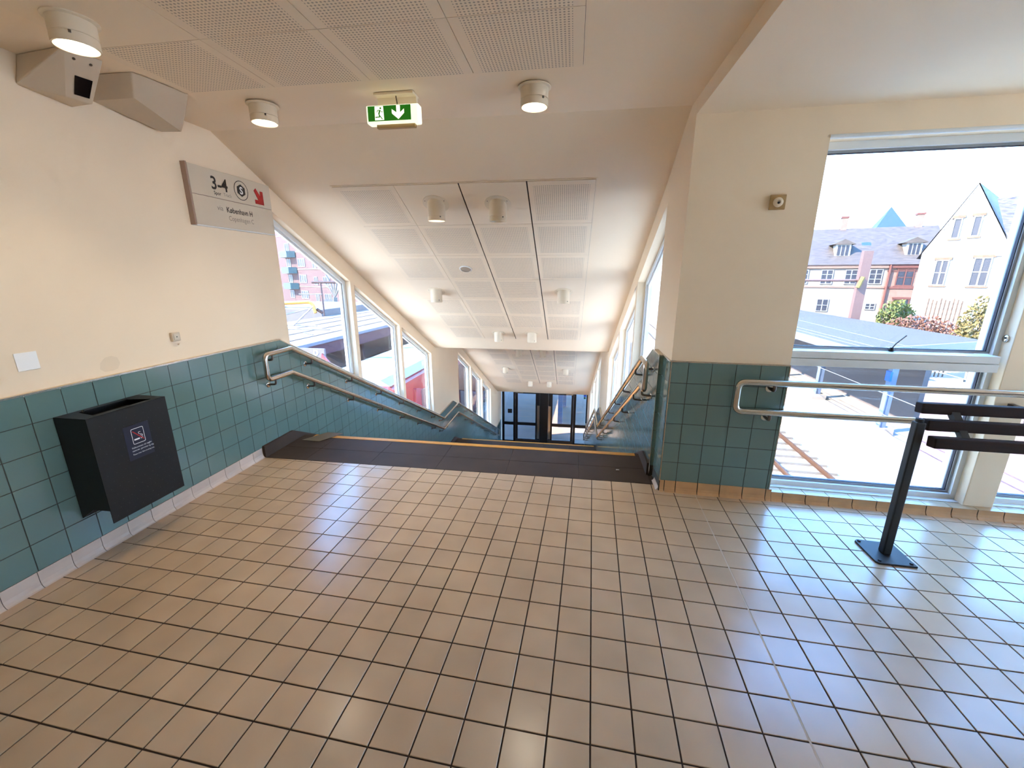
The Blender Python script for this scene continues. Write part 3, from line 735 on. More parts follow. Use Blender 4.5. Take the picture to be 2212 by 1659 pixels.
for pth in ([(.096, .121), (.096, .130), (.086, .137), (.078, .139), (.074, .146), (.08, .152), (.088, .15)], [(.09, .121), (.09, .128), (.083, .131)]):
    MB().tube([SP_(a, b, .0004) for a, b in rounded([Vector((a, b, 0)) for a, b in pth], .006, 3) for a, b in [(a, b)]] if False else [SP_(p.x, p.y, .0004) for p in rounded([Vector((a, b, 0)) for a, b in pth], .006, 3)], .0012, 6).build('smoke', 'white_print', st)
MB().prism([(.043, .162), (.047, .166), (.102, .104), (.098, .100)], .0005, .0008, SP_).build('slash', 'red_print', st)
put_text('sticker_text', 'Velkommen til røgfri', .0135, 'white_print', st, SP_(.022, .064, .0004), U, V)
put_text('sticker_text', 'stationer, perroner og tog', .0135, 'white_print', st, SP_(.022, .047, .0004), U, V, sx=.85)
put_text('sticker_text', 'Please note: Non-smoking area', .0118, 'white_print', st, SP_(.022, .026, .0004), U, V, sx=.82)

# ------------------------------------------------------------------ direction sign on the left wall
sg = empty('direction_sign', S(-.02, 1.07, 1.92), 'grey two-panel platform sign reading 3-4 with a red arrow', 'sign')
G0, G1, GZ0, GZ1, GZM = .672, 1.465, 1.915, 2.312, 2.117
rs0, rs1 = -.05, -.008
MB().box((rs0, G0, GZ0), (rs1 - .006, G1, GZ1), S).build('sign_back', 'sign_edge', sg)
MB().box((rs1 - .006, G0, GZM + .002), (rs1, G1, GZ1), S).build('sign_panel', 'sign_face', sg, bevel=.0015)
MB().box((rs1 - .006, G0, GZ0), (rs1, G1, GZM - .002), S).build('sign_panel', 'sign_face', sg, bevel=.0015)
MB().box((rs0, G0 - .012, GZ0 - .006), (rs1 - .003, G0 - .001, GZ1 + .006), S).build('end_cap', 'sign_edge', sg)
MB().box((rs0, G0, GZ0 - .008), (rs1 - .001, G1, GZ0 - .001), S).build('bottom_trim', 'frame_white', sg)
def SG(s, z): return S(rs1 + .0008, s, z)
def SGp(s, z, d): return S(rs1 + .0006 + d, s, z)
put_text('sign_text', '3-4', .125, 'dark_print', sg, SG(.845, 2.178), U, V, bold=.0022, sx=.95)
put_text('sign_text', 'Spor', .034, 'dark_print', sg, SG(.862, 2.142), U, V, bold=.0006)
put_text('sign_text', 'Track', .034, 'grey_print', sg, SG(.948, 2.142), U, V)
put_text('sign_text', 'via', .05, 'grey_print', sg, SG(.87, 2.035), U, V)
put_text('sign_text', 'København H', .056, 'dark_print', sg, SG(.955, 2.03), U, V, bold=.0008, sx=.86)
put_text('sign_text', 'Copenhagen C', .05, 'grey_print', sg, SG(.965, 1.972), U, V, sx=.86)
def circ(cs, cz, r_, n=40, ph=0): return [(cs + r_ * math.cos(2 * PI * i / n + ph), cz + r_ * math.sin(2 * PI * i / n + ph)) for i in range(n)]
lc = (1.135, 2.214)
MB().ring(circ(*lc, .072), circ(*lc, .0675), 0, .0008, SGp).build('logo_ring', 'dark_print', sg)
MB().prism(circ(*lc, .046, 6, PI / 2), 0, .0008, SGp).build('logo_hexagon', 'dark_print', sg)
put_text('logo_letter', 'S', .075, 'white_print', sg, S(rs1 + .0018, lc[0] - .0005, lc[1] - .026), U, V, align='CENTER', bold=.002)
ar = [(-.052, .04), (-.028, .062), (.018, .006), (.018, .046), (.05, .046), (.05, -.06), (-.05, -.06), (-.05, -.028), (-.012, -.028)]
MB().prism([(1.325 + a, 2.2 + b) for a, b in ar], 0, .0008, SGp).build('arrow', 'red_print', sg)

# ------------------------------------------------------------------ small wall fittings
cp = MB().box((-.05, -.478, 1.1), (-.046, -.388, 1.19), S).build('cover_plate', 'plate_white', loc=S(-.03, -.43, 1.1), bevel=.004); tag(cp, 'bright white square cover plate on the wall above the bin', 'plate')
so = empty('wall_socket', S(-.03, .36, 1.12), 'small beige square key switch above the tiled dado', 'switch')
MB().box((-.05, .332, 1.125), (-.03, .392, 1.185), S).build('switch_box', 'housing', so, bevel=.004)
MB().box((-.03, .343, 1.136), (-.027, .381, 1.174), S).build('switch_face', 'sign_face', so, bevel=.001)
MB().lathe([(0, 0), (.004, 0), (.004, .001), (0, .001)], S(-.027, .362, 1.155), RV, 10, False).build('key_hole', 'black_paint', so)
de = empty('sensor', (1.01, 1.57, 1.95), 'square brass-coloured sensor plate with round button on the pier', 'sensor')
MB().box((.966, 1.556, 1.952), (1.054, PYF, 2.037)).build('sensor_plate', 'brass', de, bevel=.003)
MB().lathe([(0, 0), (.028, 0), (.028, .006), (.022, .01), (.012, .01), (.01, .004), (0, .004)], (1.01, 1.556, 1.994), (0, -1, 0), 20, False).build('sensor_ring', 'lamp_body', de)
MB().lathe([(0, 0), (.007, 0), (.005, .008), (0, .009)], (1.012, 1.551, 1.991), (0, -1, 0), 10, False).build('sensor_button', 'black_paint', de)

# ------------------------------------------------------------------ camera housings under the ceiling
c1 = empty('camera_housing', S(.1, -.1, 2.43), 'beige wedge camera housing with a dark glass pane under the ceiling', 'camera')
B_, C_, b_, c_ = Vector((.272, -.172, 2.588)), Vector((.297, -.022, 2.588)), Vector((.075, -.058, 2.43)), Vector((.105, .042, 2.43))
A_, D_, a_, d_ = Vector((-.05, -.135, 2.588)), Vector((-.05, .03, 2.588)), Vector((-.05, -.17, 2.45)), Vector((-.05, .06, 2.43))
def SS(v): return S(v.x, v.y, v.z)
MB().hull([SS(p) for p in (A_, B_, C_, D_, a_, b_, c_, d_)]).build('housing_shell', 'housing', c1, bevel=.006)
fu = (C_ - B_); fv = (b_ - B_); fn = fu.cross(fv).normalized()
if fn.x < 0: fn = -fn
def onf(u, v, d=0.0): return SS(B_ + (C_ - B_) * u + ((b_ + (c_ - b_) * u) - (B_ + (C_ - B_) * u)) * v + fn * d)
MB().add([onf(.28, .48, .004), onf(.82, .48, .004), onf(.82, .88, .004), onf(.28, .88, .004)], [(0, 1, 2, 3)]).build('lens_pane', 'lens_dark', c1, fix=False)
for u in (.25, .7):
    MB().lathe([(0, 0), (.006, 0), (.006, .003), (0, .003)], onf(u, .17, .001), SS(fn) - OO, 10, False).build('screw', 'steel_dark', c1)
c2 = empty('camera_housing', S(.15, .35, 2.45), 'plain beige wedge camera housing beside the one with dark glass', 'camera')
P2 = [(-.05, .09, 2.588), (.322, .092, 2.588), (.372, .376, 2.588), (-.05, .40, 2.588), (-.05, .17, 2.5), (.215, .176, 2.502), (.114, .552, 2.452), (-.015, .537, 2.452), (.29, .44, 2.56), (-.05, .53, 2.56)]
MB().hull([S(*p) for p in P2]).build('housing_shell', 'housing', c2, bevel=.005)

# ------------------------------------------------------------------ ceiling lamps
def lamp(r_, s, label, on, slope=0.0, hh=.1, rad=.078, power=0):
    z = ceil(s) - .008
    root = empty('ceiling_lamp', S(r_, s, z), label, 'lamp', 'cylinder ceiling lamps')
    org = S(r_, s, z); n = (Vector((0, 0, -1)) - SV * slope).normalized() if slope else Vector((0, 0, -1))
    if slope:
        # disc flange on the sloping ceiling, tapered collar, then an upright cylinder
        n = -(Vector((0, 0, 1)) - SV * slope).normalized()
        MB().lathe([(0, 0), (.118, 0), (.118, .003), (.112, .006), (0, .006)], org, n, 28, False).build('flange', 'lamp_body', root)
        for k in range(3):
            a = 2 * PI * k / 3 + .5; x = RV; y = n.cross(RV)
            MB().lathe([(0, 0), (.004, 0), (.004, .002), (0, .002)], org + n * .006 + (x * math.cos(a) + y * math.sin(a)) * .1, n, 8, False).build('screw', 'steel_dark', root)
        zt = z + .05; zb = z - .145
    else:
        MB().lathe([(0, 0), (.092, 0), (.092, .004), (.086, .008), (0, .008)], org, (0, 0, -1), 28, False).build('flange', 'lamp_body', root)
        zt = z; zb = z - hh
    bx_, by_ = org.x, org.y
    body = [(rad, 0), (rad, zt - zb - .04), (rad - .002, zt - zb - .038), (rad - .002, zt - zb - .036), (rad, zt - zb - .034), (rad, zt - zb), (rad - .006, zt - zb), (rad - .012, zt - zb - .03), (0, zt - zb - .03)]
    MB().lathe(body, (bx_, by_, zt), (0, 0, -1), 28, False).build('lamp_housing', 'lamp_body', root)
    MB().lathe([(0, 0), (rad - .014, 0), (rad - .018, .006), (0, .008)], (bx_, by_, zb + .024), (0, 0, -1), 24, False).build('bulb_lens', 'lamp_on' if on else 'lamp_off', root)
    MB().box((-.003, rad - .002, -.005), (.003, rad + .006, .005), lambda x, y, z_: Vector((bx_ + .7 * y + x, by_ - .7 * y + x, zb + .03 + z_))).build('clip', 'steel_dark', root)
    if power:
        ld = bpy.data.lights.new('lamp_light', 'SPOT'); ld.energy = power; ld.color = (1.0, .88, .70); ld.spot_size = 1.75; ld.spot_blend = .9; ld.shadow_soft_size = .05; ld.specular_factor = .25
        lo = bpy.data.objects.new('lamp_light', ld); COL.objects.link(lo); lo.parent = root; lo.location = Vector((bx_, by_, zb + .005)) - aloc(root)
    return root
LP = 10
lamp(.545, -.34, 'lit cylinder lamp above the two camera housings', True, power=LP)
lamp(.69, .575, 'lit cylinder lamp on the hall ceiling between camera housings and exit sign', True, power=LP)
lamp(2.385, .56, 'lit cylinder lamp on the hall ceiling to the right of the exit sign', True, power=LP)
for k, (r_, s, on, lab) in enumerate([
    (1.395, 1.76, True, 'lit cylinder lamp with round flange at the top of the sloping stair ceiling'),
    (1.955, 1.78, False, 'unlit cylinder lamp with round flange next to the lit one at the stair top'),
    (.815, 3.40, False, 'unlit cylinder lamp halfway down the stair ceiling on the window side'),
    (2.52, 3.40, False, 'unlit cylinder lamp halfway down the stair ceiling toward the pier side'),
    (1.40, 4.89, False, 'unlit lamp, left one of the pair at the lower end of the upper slope'),
    (1.975, 4.89, False, 'unlit lamp, right one of the pair at the lower end of the upper slope')]):
    lamp(r_, s, lab, on, SL1, power=LP if on else 0)
for r_, s, lab in [
    (1.38, 7.80, 'small lamp, left one of the pair just below the ceiling fold'), (1.97, 7.80, 'small lamp, right one of the pair just below the ceiling fold'),
    (.79, 9.38, 'small lamp halfway down the lower slope on the left'), (2.52, 9.38, 'small lamp halfway down the lower slope on the right'),
    (1.37, 10.95, 'small lamp, left one of the pair above the glass doors'), (1.98, 10.95, 'small lamp, right one of the pair above the glass doors')]:
    lamp(r_, s, lab, False, SL2)
sp = empty('ceiling_speaker', S(1.37, 2.84, ceil(2.84)), 'round brown ceiling speaker grille in a perforated panel over the stairs', 'speaker')
nn = -(Vector((0, 0, 1)) - SV * SL1).normalized(); so_ = S(1.375, 2.84, ceil(2.84)) + nn * .008
MB().lathe([(.062, 0), (.075, 0), (.075, .006), (.062, .01)], so_, nn, 28, False).build('speaker_rim', 'plate_white', sp)
MB().lathe([(0, .002), (.062, .002), (.06, .005), (0, .007)], so_, nn, 28, False).build('speaker_cone', 'speaker_grille', sp)

# ------------------------------------------------------------------ exit sign
ex = empty('exit_sign', S(1.56, .5, 2.42), 'lit green emergency exit sign with running figure and down arrow', 'sign')
E0, E1, EZ0, EZ1, ES = 1.402, 1.722, 2.424, 2.52, .5
MB().box((E0, ES, EZ0), (E1, ES + .06, EZ1), S).build('sign_body', 'exit_white', ex, bevel=.008)
def ET(u, v, d): return S(E0 + .012 + u, ES - .0006 - d, EZ0 + .012 + v)   # face 0.262 x 0.076
UE, VE = RV, Vector((0, 0, 1))
fc = MB().prism(rect(0, .262, 0, .078), 0, .0008, ET).build('green_face', 'exit_green', ex)
def ET2(u, v, d): return ET(u, v, .0009 + d)
MB().prism([(.042, .005), (.098, .005), (.096, .076), (.044, .076)], 0, .0003, ET2).build('doorway', 'exit_pale', fc)
def limb(pts, wd): MB().tube([ET2(u, v, .0006) for u, v in pts], wd, 6).build('figure_limb', 'exit_green', fc)
MB().prism(circ(.079, .066, .0055, 14), .0003, .0008, ET2).build('figure_head', 'exit_green', fc)
limb([(.0755, .056), (.068, .034)], .0048); limb([(.068, .034), (.071, .021), (.046, .02)], .003); limb([(.07, .032), (.088, .009)], .003)
limb([(.074, .056), (.062, .056), (.055, .045)], .002); limb([(.077, .055), (.085, .047), (.094, .047)], .002)
MB().prism([(.186, .006), (.222, .036), (.222, .058), (.198, .04), (.198, .076), (.176, .076), (.176, .04), (.148, .058), (.148, .036)], 0, .0003, ET2).build('arrow', 'exit_pale', fc)
MB().box((1.455, ES + .02, 2.405), (1.69, ES + .045, EZ0 + .002), S).build('lower_trim', 'brass', ex)
MB().box((1.45, ES + .01, 2.575), (1.69, ES + .11, 2.588), S).build('mount_plate', 'lamp_body', ex, bevel=.003)
MB().box((1.452, ES + .06, 2.52), (1.69, ES + .09, 2.577), S).build('mount_bracket', 'lamp_body', ex)
MB().tube([S(1.575, ES + .04, 2.578), S(1.585, ES + .035, 2.518)], .004, 6).build('cable', 'steel_dark', ex)

# ------------------------------------------------------------------ leaning bench by the window
be = empty('leaning_bench', (1.67, 1.04, 0), 'dark brown slatted leaning bench on a steel post by the window', 'bench')
for k in range(2):
    xb = 1.672 + k * 1.9
    pl_ = MB().prism([(xb - .1, 1.14), (xb - .1, .95), (xb - .085, .935), (xb + .1, .935), (xb + .1, 1.15), (xb - .085, 1.155)], 0.001, .011, lambda x, y, z: Vector((x, y, z))).build('base_plate', 'bench_steel', be, bevel=.002)
    for px_, py_ in ((-.08, 1.135), (-.075, .955), (.08, .955), (.08, 1.13)):
        MB().lathe([(0, 0), (.009, 0), (.009, .007), (0, .008)], (xb + px_, py_, .011), (0, 0, 1), 6, False).build('bolt', 'bench_steel', pl_)
    MB().box((xb - .022, 1.022, .011), (xb + .022, 1.066, .815)).build('post', 'bench_steel', be, bevel=.006)
    MB().tube([(xb, 1.044, .80), (xb, 1.044, .832)], .018, 10).build('post_cap', 'bench_steel', be)
for k, (yy, zz_, xa) in enumerate(((.98, .728, 1.70), (1.05, .80, 1.70), (1.12, .872, 1.705))):
    MB().prism([(-.03, -.026), (.026, -.032), (.03, .026), (-.026, .032)], xa, 3.75, lambda y, z, x: Vector((x, yy + y, zz_ + z))).build('slat', 'bench_wood', be, bevel=.006)
for xb in (1.86, 3.5):
    MB().prism([(.965, .745), (1.0, .745), (1.135, .88), (1.11, .905)], xb - .018, xb + .018, lambda y, z, x: Vector((x, y, z - .02))).build('slat_bracket', 'bench_steel', be)

# ------------------------------------------------------------------ bits on the floor
tp = MB(); tp.add([S(.07, 1.34, .004), S(.26, 1.33, .004), S(.39, 1.535, .012), S(.22, 1.545, .012), S(.07, 1.34, .006), S(.26, 1.33, .006), S(.39, 1.535, .015), S(.22, 1.545, .015)], [(0, 1, 2, 3), (4, 5, 6, 7), (0, 1, 5, 4), (1, 2, 6, 5), (2, 3, 7, 6), (3, 0, 4, 7)])
tp = tp.build('tape_strip', 'tape', loc=S(.24, 1.45, .002)); tag(tp, 'crumpled grey tape stuck across the top step at the left', 'tape')
cb = MB().tube([z_ for z_ in (S(3.05, 1.13, .006), S(3.075, 1.132, .006))], .005, 8).build('cigarette_butt', 'ashwhite', loc=S(3.06, 1.13, 0)); tag(cb, 'small white cigarette butt on the dark top slab', 'butt')

# ------------------------------------------------------------------ outdoors
mat('ballast', (172, 163, 151), .9, var=.5, vscale=9, bump=.4, bscale=14)
mat('asphalt', (132, 112, 98), .9, var=.08, vscale=1.5)
mat('paving', (132, 122, 112), .9, var=.06, vscale=.8)
mat('rail_steel', (84, 56, 36), .5, .3)
mat('sleeper', (104, 95, 84), .9, var=.1)
mat('felt', (64, 54, 47), .9, var=.12, vscale=1.2, streak=(1, 4, 1))
mat('felt_pale', (102, 82, 64), .9, var=.08, vscale=1.0, streak=(4, .6, 1))
mat('fascia_white', (96, 97, 100), .6)
mat('column_blue', (84, 96, 116), .5)
mat('column_light', (92, 104, 118), .5)
mat('sign_blue', (20, 84, 190), .5)
mat('slate', (70, 60, 52), .8, var=.3, vscale=2.2, streak=(1, 1, 5))
mat('slate_blue', (72, 68, 72), .8, var=.6, vscale=3.0, streak=(1, 1, 7))
mat('wall_cream', (118, 106, 94), .9, var=.06, vscale=.7)
mat('wall_white', (150, 142, 132), .9, var=.03, vscale=.5)
mat('wall_brick', (116, 88, 74), .9, var=.15, vscale=3, streak=(1, 1, 8))
mat('brick_apt', (78, 55, 51), .9, var=.1, vscale=2, streak=(1, 1, 10))
mat('trim_red', (88, 48, 38), .8)
mat('win_white', (120, 118, 116), .6)
mat('win_dark', (38, 38, 44), .5)
mat('balcony_green', (40, 60, 57), .6)
mat('maroon', (66, 36, 40), .6)
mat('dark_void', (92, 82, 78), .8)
mat('train_red', (116, 18, 20), .35)
mat('train_roof', (110, 104, 98), .7, var=.05)
mat('yellow', (150, 100, 12), .5)
mat('galv', (112, 106, 100), .5, .2)
mat('brown_steel', (58, 34, 26), .7)
mat('pink_wall', (112, 92, 94), .9, var=.06)
mat('leaf_yellow', (104, 88, 42), .8, rnd=.1, var=.3, vscale=4)
mat('leaf_green', (84, 88, 36), .8, rnd=.1, var=.3, vscale=4)
mat('leaf_red', (112, 70, 50), .8, var=.4, vscale=5)
mat('bark', (120, 104, 88), .9)
mat('copper', (34, 52, 70), .6, var=.08)
mat('mast_red', (92, 66, 57), .7)
mat('fence_wood', (98, 76, 58), .9, var=.2, vscale=3)
gr = MB().box((-90, 2.2, -6.0), (90, 110, -5.62)).build('ground', 'ballast'); tag(gr, 'gravel ballast ground of the railway cutting', 'ground', kind='structure')
pr1 = empty('platform', (14, 20, -4.87), 'sunlit paved station platform with canopy beyond the right window', 'platform', kind='structure')
MB().box((9.55, 3, -5.62), (30, 70, -4.9)).build('platform_body', 'paving', pr1)
for xa, xb in ((9.5, 9.98), (10.0, 11.4), (11.42, 12.2), (12.22, 30)):
    MB().box((xa, 3, -4.9), (xb, 70, -4.87)).build('paving_strip', 'paving', pr1)
pi1 = empty('platform', (-1.5, 30, -4.98), 'grey station platform seen through the glass doors', 'platform', kind='structure')
MB().box((-5.0, SD + 1.0, -5.62), (2.6, 70, -4.99)).build('platform_body', 'asphalt', pi1)
pl1 = empty('platform', (-14, 20, -4.87), 'far station platform under the canopy beyond the left windows', 'platform', kind='structure')
MB().box((-24, 3, -5.62), (-9.3, 70, -4.87)).build('platform_body', 'paving', pl1)
# tracks
def track(xc, label):
    root = empty('track', (xc, 16, -5.62), label, 'track', 'railway tracks')
    me = MB().box((-1.25, -.12, 0), (1.25, .12, .1)).mesh('sleeper_shape')
    for k in range(40): piece('sleeper', me, 'sleeper', root, (xc, 6 + k * .72, -5.62))
    for dx in (-.72, .72):
        MB().box((xc + dx - .06, 3, -5.52), (xc + dx + .06, 70, -5.5)).box((xc + dx - .012, 3, -5.5), (xc + dx + .012, 70, -5.4)).box((xc + dx - .035, 3, -5.4), (xc + dx + .035, 70, -5.36)).build('rail', 'rail_steel', root)
track(7.95, 'rusty railway track below the right hall window')
track(-7.15, 'railway track under the red train')
# right canopy
cn = empty('platform_canopy', (13.5, 18, -4.87), 'flat grey felt canopy roof on blue columns over the right platform', 'canopy')
MB().prism([(10.15, 16.9), (10.4, 16.55), (17.15, 20.1), (17.15, 42), (10.15, 42)], -1.32, -1.2, lambda x, y, z: Vector((x, y, z))).build('canopy_roof', 'felt', cn)
MB().prism([(10.3, 16.5), (17.2, 20.0), (17.2, 20.14), (10.3, 16.64)], -1.5, -1.16, lambda x, y, z: Vector((x, y, z))).build('end_fascia', 'fascia_white', cn)
MB().box((10.1, 16.6, -1.5), (10.18, 42, -1.16)).build('side_fascia', 'fascia_white', cn)
for k, dx in enumerate((.55, 1.05)): MB().box((10.15 + dx, 17.5, -1.2), (10.2 + dx, 42, -1.18)).build('roof_seam', 'fascia_white', cn)
MB().prism([(12.6, 18), (12.66, 18), (13.8, 42), (13.74, 42)], -1.2, -1.185, lambda x, y, z: Vector((x, y, z))).build('roof_seam', 'fascia_white', cn)
for k in range(5):
    y = 17.6 + k * 5.2
    c = MB().box((12.1, y - .09, -4.87), (12.3, y + .09, -1.32)).build('column', 'column_blue', cn)
    MB().box((12.05, y - .12, -4.87), (12.09, y + .12, -1.9)).build('column_edge', 'column_light', c)
    MB().box((11.85, y - .3, -4.87), (12.5, y + .3, -4.6)).build('column_base', 'paving', c)
    MB().box((12.0, y - .14, -2.6), (12.08, y + .14, -2.2)).build('column_sign', 'sign_blue', c)
    MB().prism([(11.3, -1.32), (13.3, -1.32), (12.3, -2.1)], y - .05, y + .05, lambda x, z, yy: Vector((x, yy, z))).build('bracket_arm', 'column_blue', c)
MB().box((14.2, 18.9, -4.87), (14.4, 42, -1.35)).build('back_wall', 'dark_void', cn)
pk = MB().box((12.4, 9, -4.87), (16.5, 16.1, -2.2)).build('kiosk', 'pink_wall', loc=(14.4, 12, -4.87)); tag(pk, 'pale pink rendered platform building seen behind the bench', 'building')
# house helpers
def frame_of(A, u): 
    u = Vector((u[0], u[1], 0)).normalized(); n = Vector((u.y, -u.x, 0)); A = Vector(A)
    return lambda a, z, w=0.0: Vector((A.x, A.y, 0)) + u * a + Vector((0, 0, z)) - n * w      # w: depth behind the facade
def house_window(root, T, a0, a1, z0, z1, cols=2, rows=3, m='win_white', arch=None):
    wd = empty('house_window', T((a0 + a1) / 2, z0, 0), parent=root)
    MB().prism(rect(a0, a1, z0, z1), -.03, .02, lambda a, z, w: T(a, z, w)).build('pane', 'win_dark', wd)
    f = MB(); t = .07
    f.ring(rect(a0, a1, z0, z1), rect(a0 + t, a1 - t, z0 + t, z1 - t), -.08, .02, lambda a, z, w: T(a, z, w))
    for k in range(1, cols): x = a0 + (a1 - a0) * k / cols; f.prism(rect(x - t * .6, x + t * .6, z0 + t, z1 - t), -.07, .02, lambda a, z, w: T(a, z, w))
    for k in range(1, rows): zz_ = z0 + (z1 - z0) * k / rows; f.prism(rect(a0 + t, a1 - t, zz_ - t * .4, zz_ + t * .4), -.06, .02, lambda a, z, w: T(a, z, w))
    f.build('frame', m, wd)
    if arch: MB().prism(rect(a0 - .1, a1 + .1, z1, z1 + .16), -.1, .02, lambda a, z, w: T(a, z, w)).prism(rect(a0 - .1, a1 + .1, z0 - .1, z0), -.08, .05, lambda a, z, w: T(a, z, w)).build('surround', arch, wd)
# long house behind the right canopy
TH1 = frame_of((21.177, 47.153), (.962, -.273))
hs = empty('terraced_house', TH1(4, -5.6), 'long cream house with slate roof, dormers and two chimneys', 'building')
MB().prism(rect(-8, 6.6, -5.6, 2.7), 0, 9, TH1).build('wall', 'wall_cream', hs)
MB().prism(rect(6.6, 10.5, -5.6, 2.7), 0, 9, TH1).build('brick_wall', 'wall_brick', hs)
MB().add([TH1(-8.2, 2.62, -.3), TH1(11, 2.62, -.3), TH1(11, 6.4, 4.8), TH1(-8.2, 6.4, 4.8), TH1(11, 2.62, 9.6), TH1(-8.2, 2.62, 9.6)], [(0, 1, 2, 3), (3, 2, 4, 5), (0, 3, 5), (1, 4, 2), (0, 5, 4, 1)]).build('roof', 'slate', hs)
MB().prism(rect(-8, 6.6, 2.3, 2.68), -.18, .05, TH1).build('cornice', 'wall_brick', hs)
MB().prism(rect(6.6, 10.5, 2.3, 2.68), -.18, .05, TH1).build('cornice', 'trim_red', hs)
MB().prism(rect(-8, 6.6, .42, .58), -.08, .05, TH1).build('string_course', 'wall_brick', hs)
MB().prism(rect(6.6, 10.5, .38, .58), -.08, .05, TH1).prism(rect(6.6, 10.5, 1.98, 2.08), -.05, .05, TH1).build('string_course', 'trim_red', hs)
MB().tube([TH1(6.75, 2.6, -.2), TH1(6.75, -5.5, -.12)], .09, 8).build('downpipe', 'trim_red', hs)
for a0, a1, z0, z1, c, r_, ar_ in ((1.45, 2.45, .77, 2.16, 2, 3, None), (3.4, 4.4, .77, 2.16, 2, 3, None), (5.28, 6.3, .8, 2.2, 2, 3, None), (7.35, 8.6, .66, 2.2, 2, 2, 'trim_red'), (1.5, 2.5, -1.95, -.7, 2, 2, None), (5.45, 6.25, -1.65, -1.02, 2, 2, None), (7.5, 8.7, -1.9, -.55, 2, 2, 'trim_red'), (-.6, .4, .77, 2.16, 2, 3, None)):
    house_window(hs, TH1, a0, a1, z0, z1, c, r_, 'win_white' if not ar_ else 'trim_red', ar_)
for a0, a1 in ((2.1, 3.95), (7.55, 9.3)):
    d = empty('dormer', TH1((a0 + a1) / 2, 3.4, 1.0), parent=hs)
    MB().add([TH1(a0 + .3, 3.4, .9), TH1(a1 - .3, 3.4, .9), TH1(a1 - .3, 4.65, .9), TH1(a0 + .3, 4.65, .9), TH1(a0 + .3, 3.4, 3), TH1(a1 - .3, 3.4, 3), TH1(a1 - .3, 4.65, 3), TH1(a0 + .3, 4.65, 3)], [(0, 1, 2, 3), (1, 5, 6, 2), (0, 3, 7, 4), (3, 2, 6, 7)]).build('dormer_wall', 'wall_white', d)
    MB().add([TH1(a0 - .05, 4.6, .7), TH1((a0 + a1) / 2, 5.1, .7), TH1(a1 + .05, 4.6, .7), TH1(a0 - .05, 4.6, 3.2), TH1((a0 + a1) / 2, 5.1, 3.8), TH1(a1 + .05, 4.6, 3.2)], [(0, 1, 4, 3), (1, 2, 5, 4), (0, 2, 1), (0, 3, 5, 2)]).build('dormer_roof', 'slate', d)
    for k in range(3):
        w0 = a0 + .42 + k * (a1 - a0 - .84) / 3
        MB().prism(rect(w0 + .05, w0 + (a1 - a0 - .84) / 3 - .05, 3.55, 4.5), .86, .9, TH1).build('dormer_pane', 'win_dark', d)
MB().add([TH1(4.8, 4.2, 1.84), TH1(5.55, 4.2, 1.84), TH1(5.5, 4.85, 2.7), TH1(4.75, 4.85, 2.7)], [(0, 1, 2, 3)]).build('skylight', 'copper', hs)
for a in (3.43, 9.47):
    c = MB().prism(rect(a - .26, a + .26, 6.1, 7.55), 4.6, 5.2, TH1).build('chimney', 'wall_brick', hs)
    MB().prism(rect(a - .33, a + .33, 7.45, 7.62), 4.55, 5.25, TH1).build('chimney_cap', 'trim_red', c)
spr = empty('church_spire', TH1(11.4, -5.6, 22), 'blue pyramid spire rising behind the slate roof', 'spire')
MB().add([TH1(9.8, 7.6, 20.5), TH1(13.0, 7.6, 20.5), TH1(13.0, 7.6, 23.7), TH1(9.8, 7.6, 23.7), TH1(11.35, 10.4, 22.1)], [(0, 1, 4), (1, 2, 4), (2, 3, 4), (3, 0, 4), (3, 2, 1, 0)]).build('spire_roof', 'copper', spr)
MB().prism(rect(10.1, 12.7, -5.6, 7.6), 20.8, 23.4, TH1).build('tower', 'wall_cream', spr)
# gabled house
TG = frame_of((22.888, 33.894), (.727, -.686))
gh = empty('gabled_house', TG(1.8, -5.6), 'tall white gabled house with four windows and slate roof', 'building')
MB().prism([(-.2, -5.6), (3.95, -5.6), (3.95, 3.1), (1.72, 7.3), (-.2, 3.1)], 0, 7, TG).build('wall', 'wall_white', gh)
MB().add([TG(1.72, 7.42, .05), TG(4.2, 2.75, .05), TG(4.2, 2.75, 9), TG(1.72, 7.42, 9), TG(-.45, 2.75, .05), TG(-.45, 2.75, 9)], [(0, 1, 2, 3), (0, 3, 5, 4)]).build('roof', 'slate_blue', gh)
MB().add([TG(2.4, 6.6, 2.5), TG(9.5, 6.8, 2.5), TG(9.5, 2.8, -.6), TG(4.0, 2.8, -.6)], [(0, 1, 2, 3)]).build('side_roof', 'slate_blue', gh)
MB().prism(rect(3.9, 9, -5.6, 2.9), .2, 6, TG).build('side_wall', 'wall_white', gh)
for a0, a1, z0, z1 in ((.62, 1.3, .93, 2.64), (2.42, 3.25, .91, 2.74)): house_window(gh, TG, a0, a1, z0, z1, 2, 2, 'win_white', 'fence_wood')
for a0, a1, z0, z1 in ((1.0, 1.42, 4.0, 5.3), (1.9, 2.32, 4.08, 5.36)): house_window(gh, TG, a0, a1, z0, z1, 1, 1, 'win_white', 'fence_wood')
MB().lathe([(0, 0), (.2, 0), (.2, .03), (0, .03)], TG(1.58, 6.25, .02), TG(0, 0, -1) - TG(0, 0, 0), 16, False).build('round_vent', 'sleeper', gh)
dn = MB()
for k in range(13):
    t = k / 13; a = -.1 + t * 1.75; z = 3.2 + t * 3.95; dn.prism(rect(a, a + .08, z - .1, z), -.05, .03, TG)
dn.build('gable_dentils', 'sleeper', gh)['kind'] = 'stuff'
MB().prism(rect(3.3, 3.9, 2.82, 2.95), -.12, .02, TG).build('eaves_moulding', 'brass', gh)
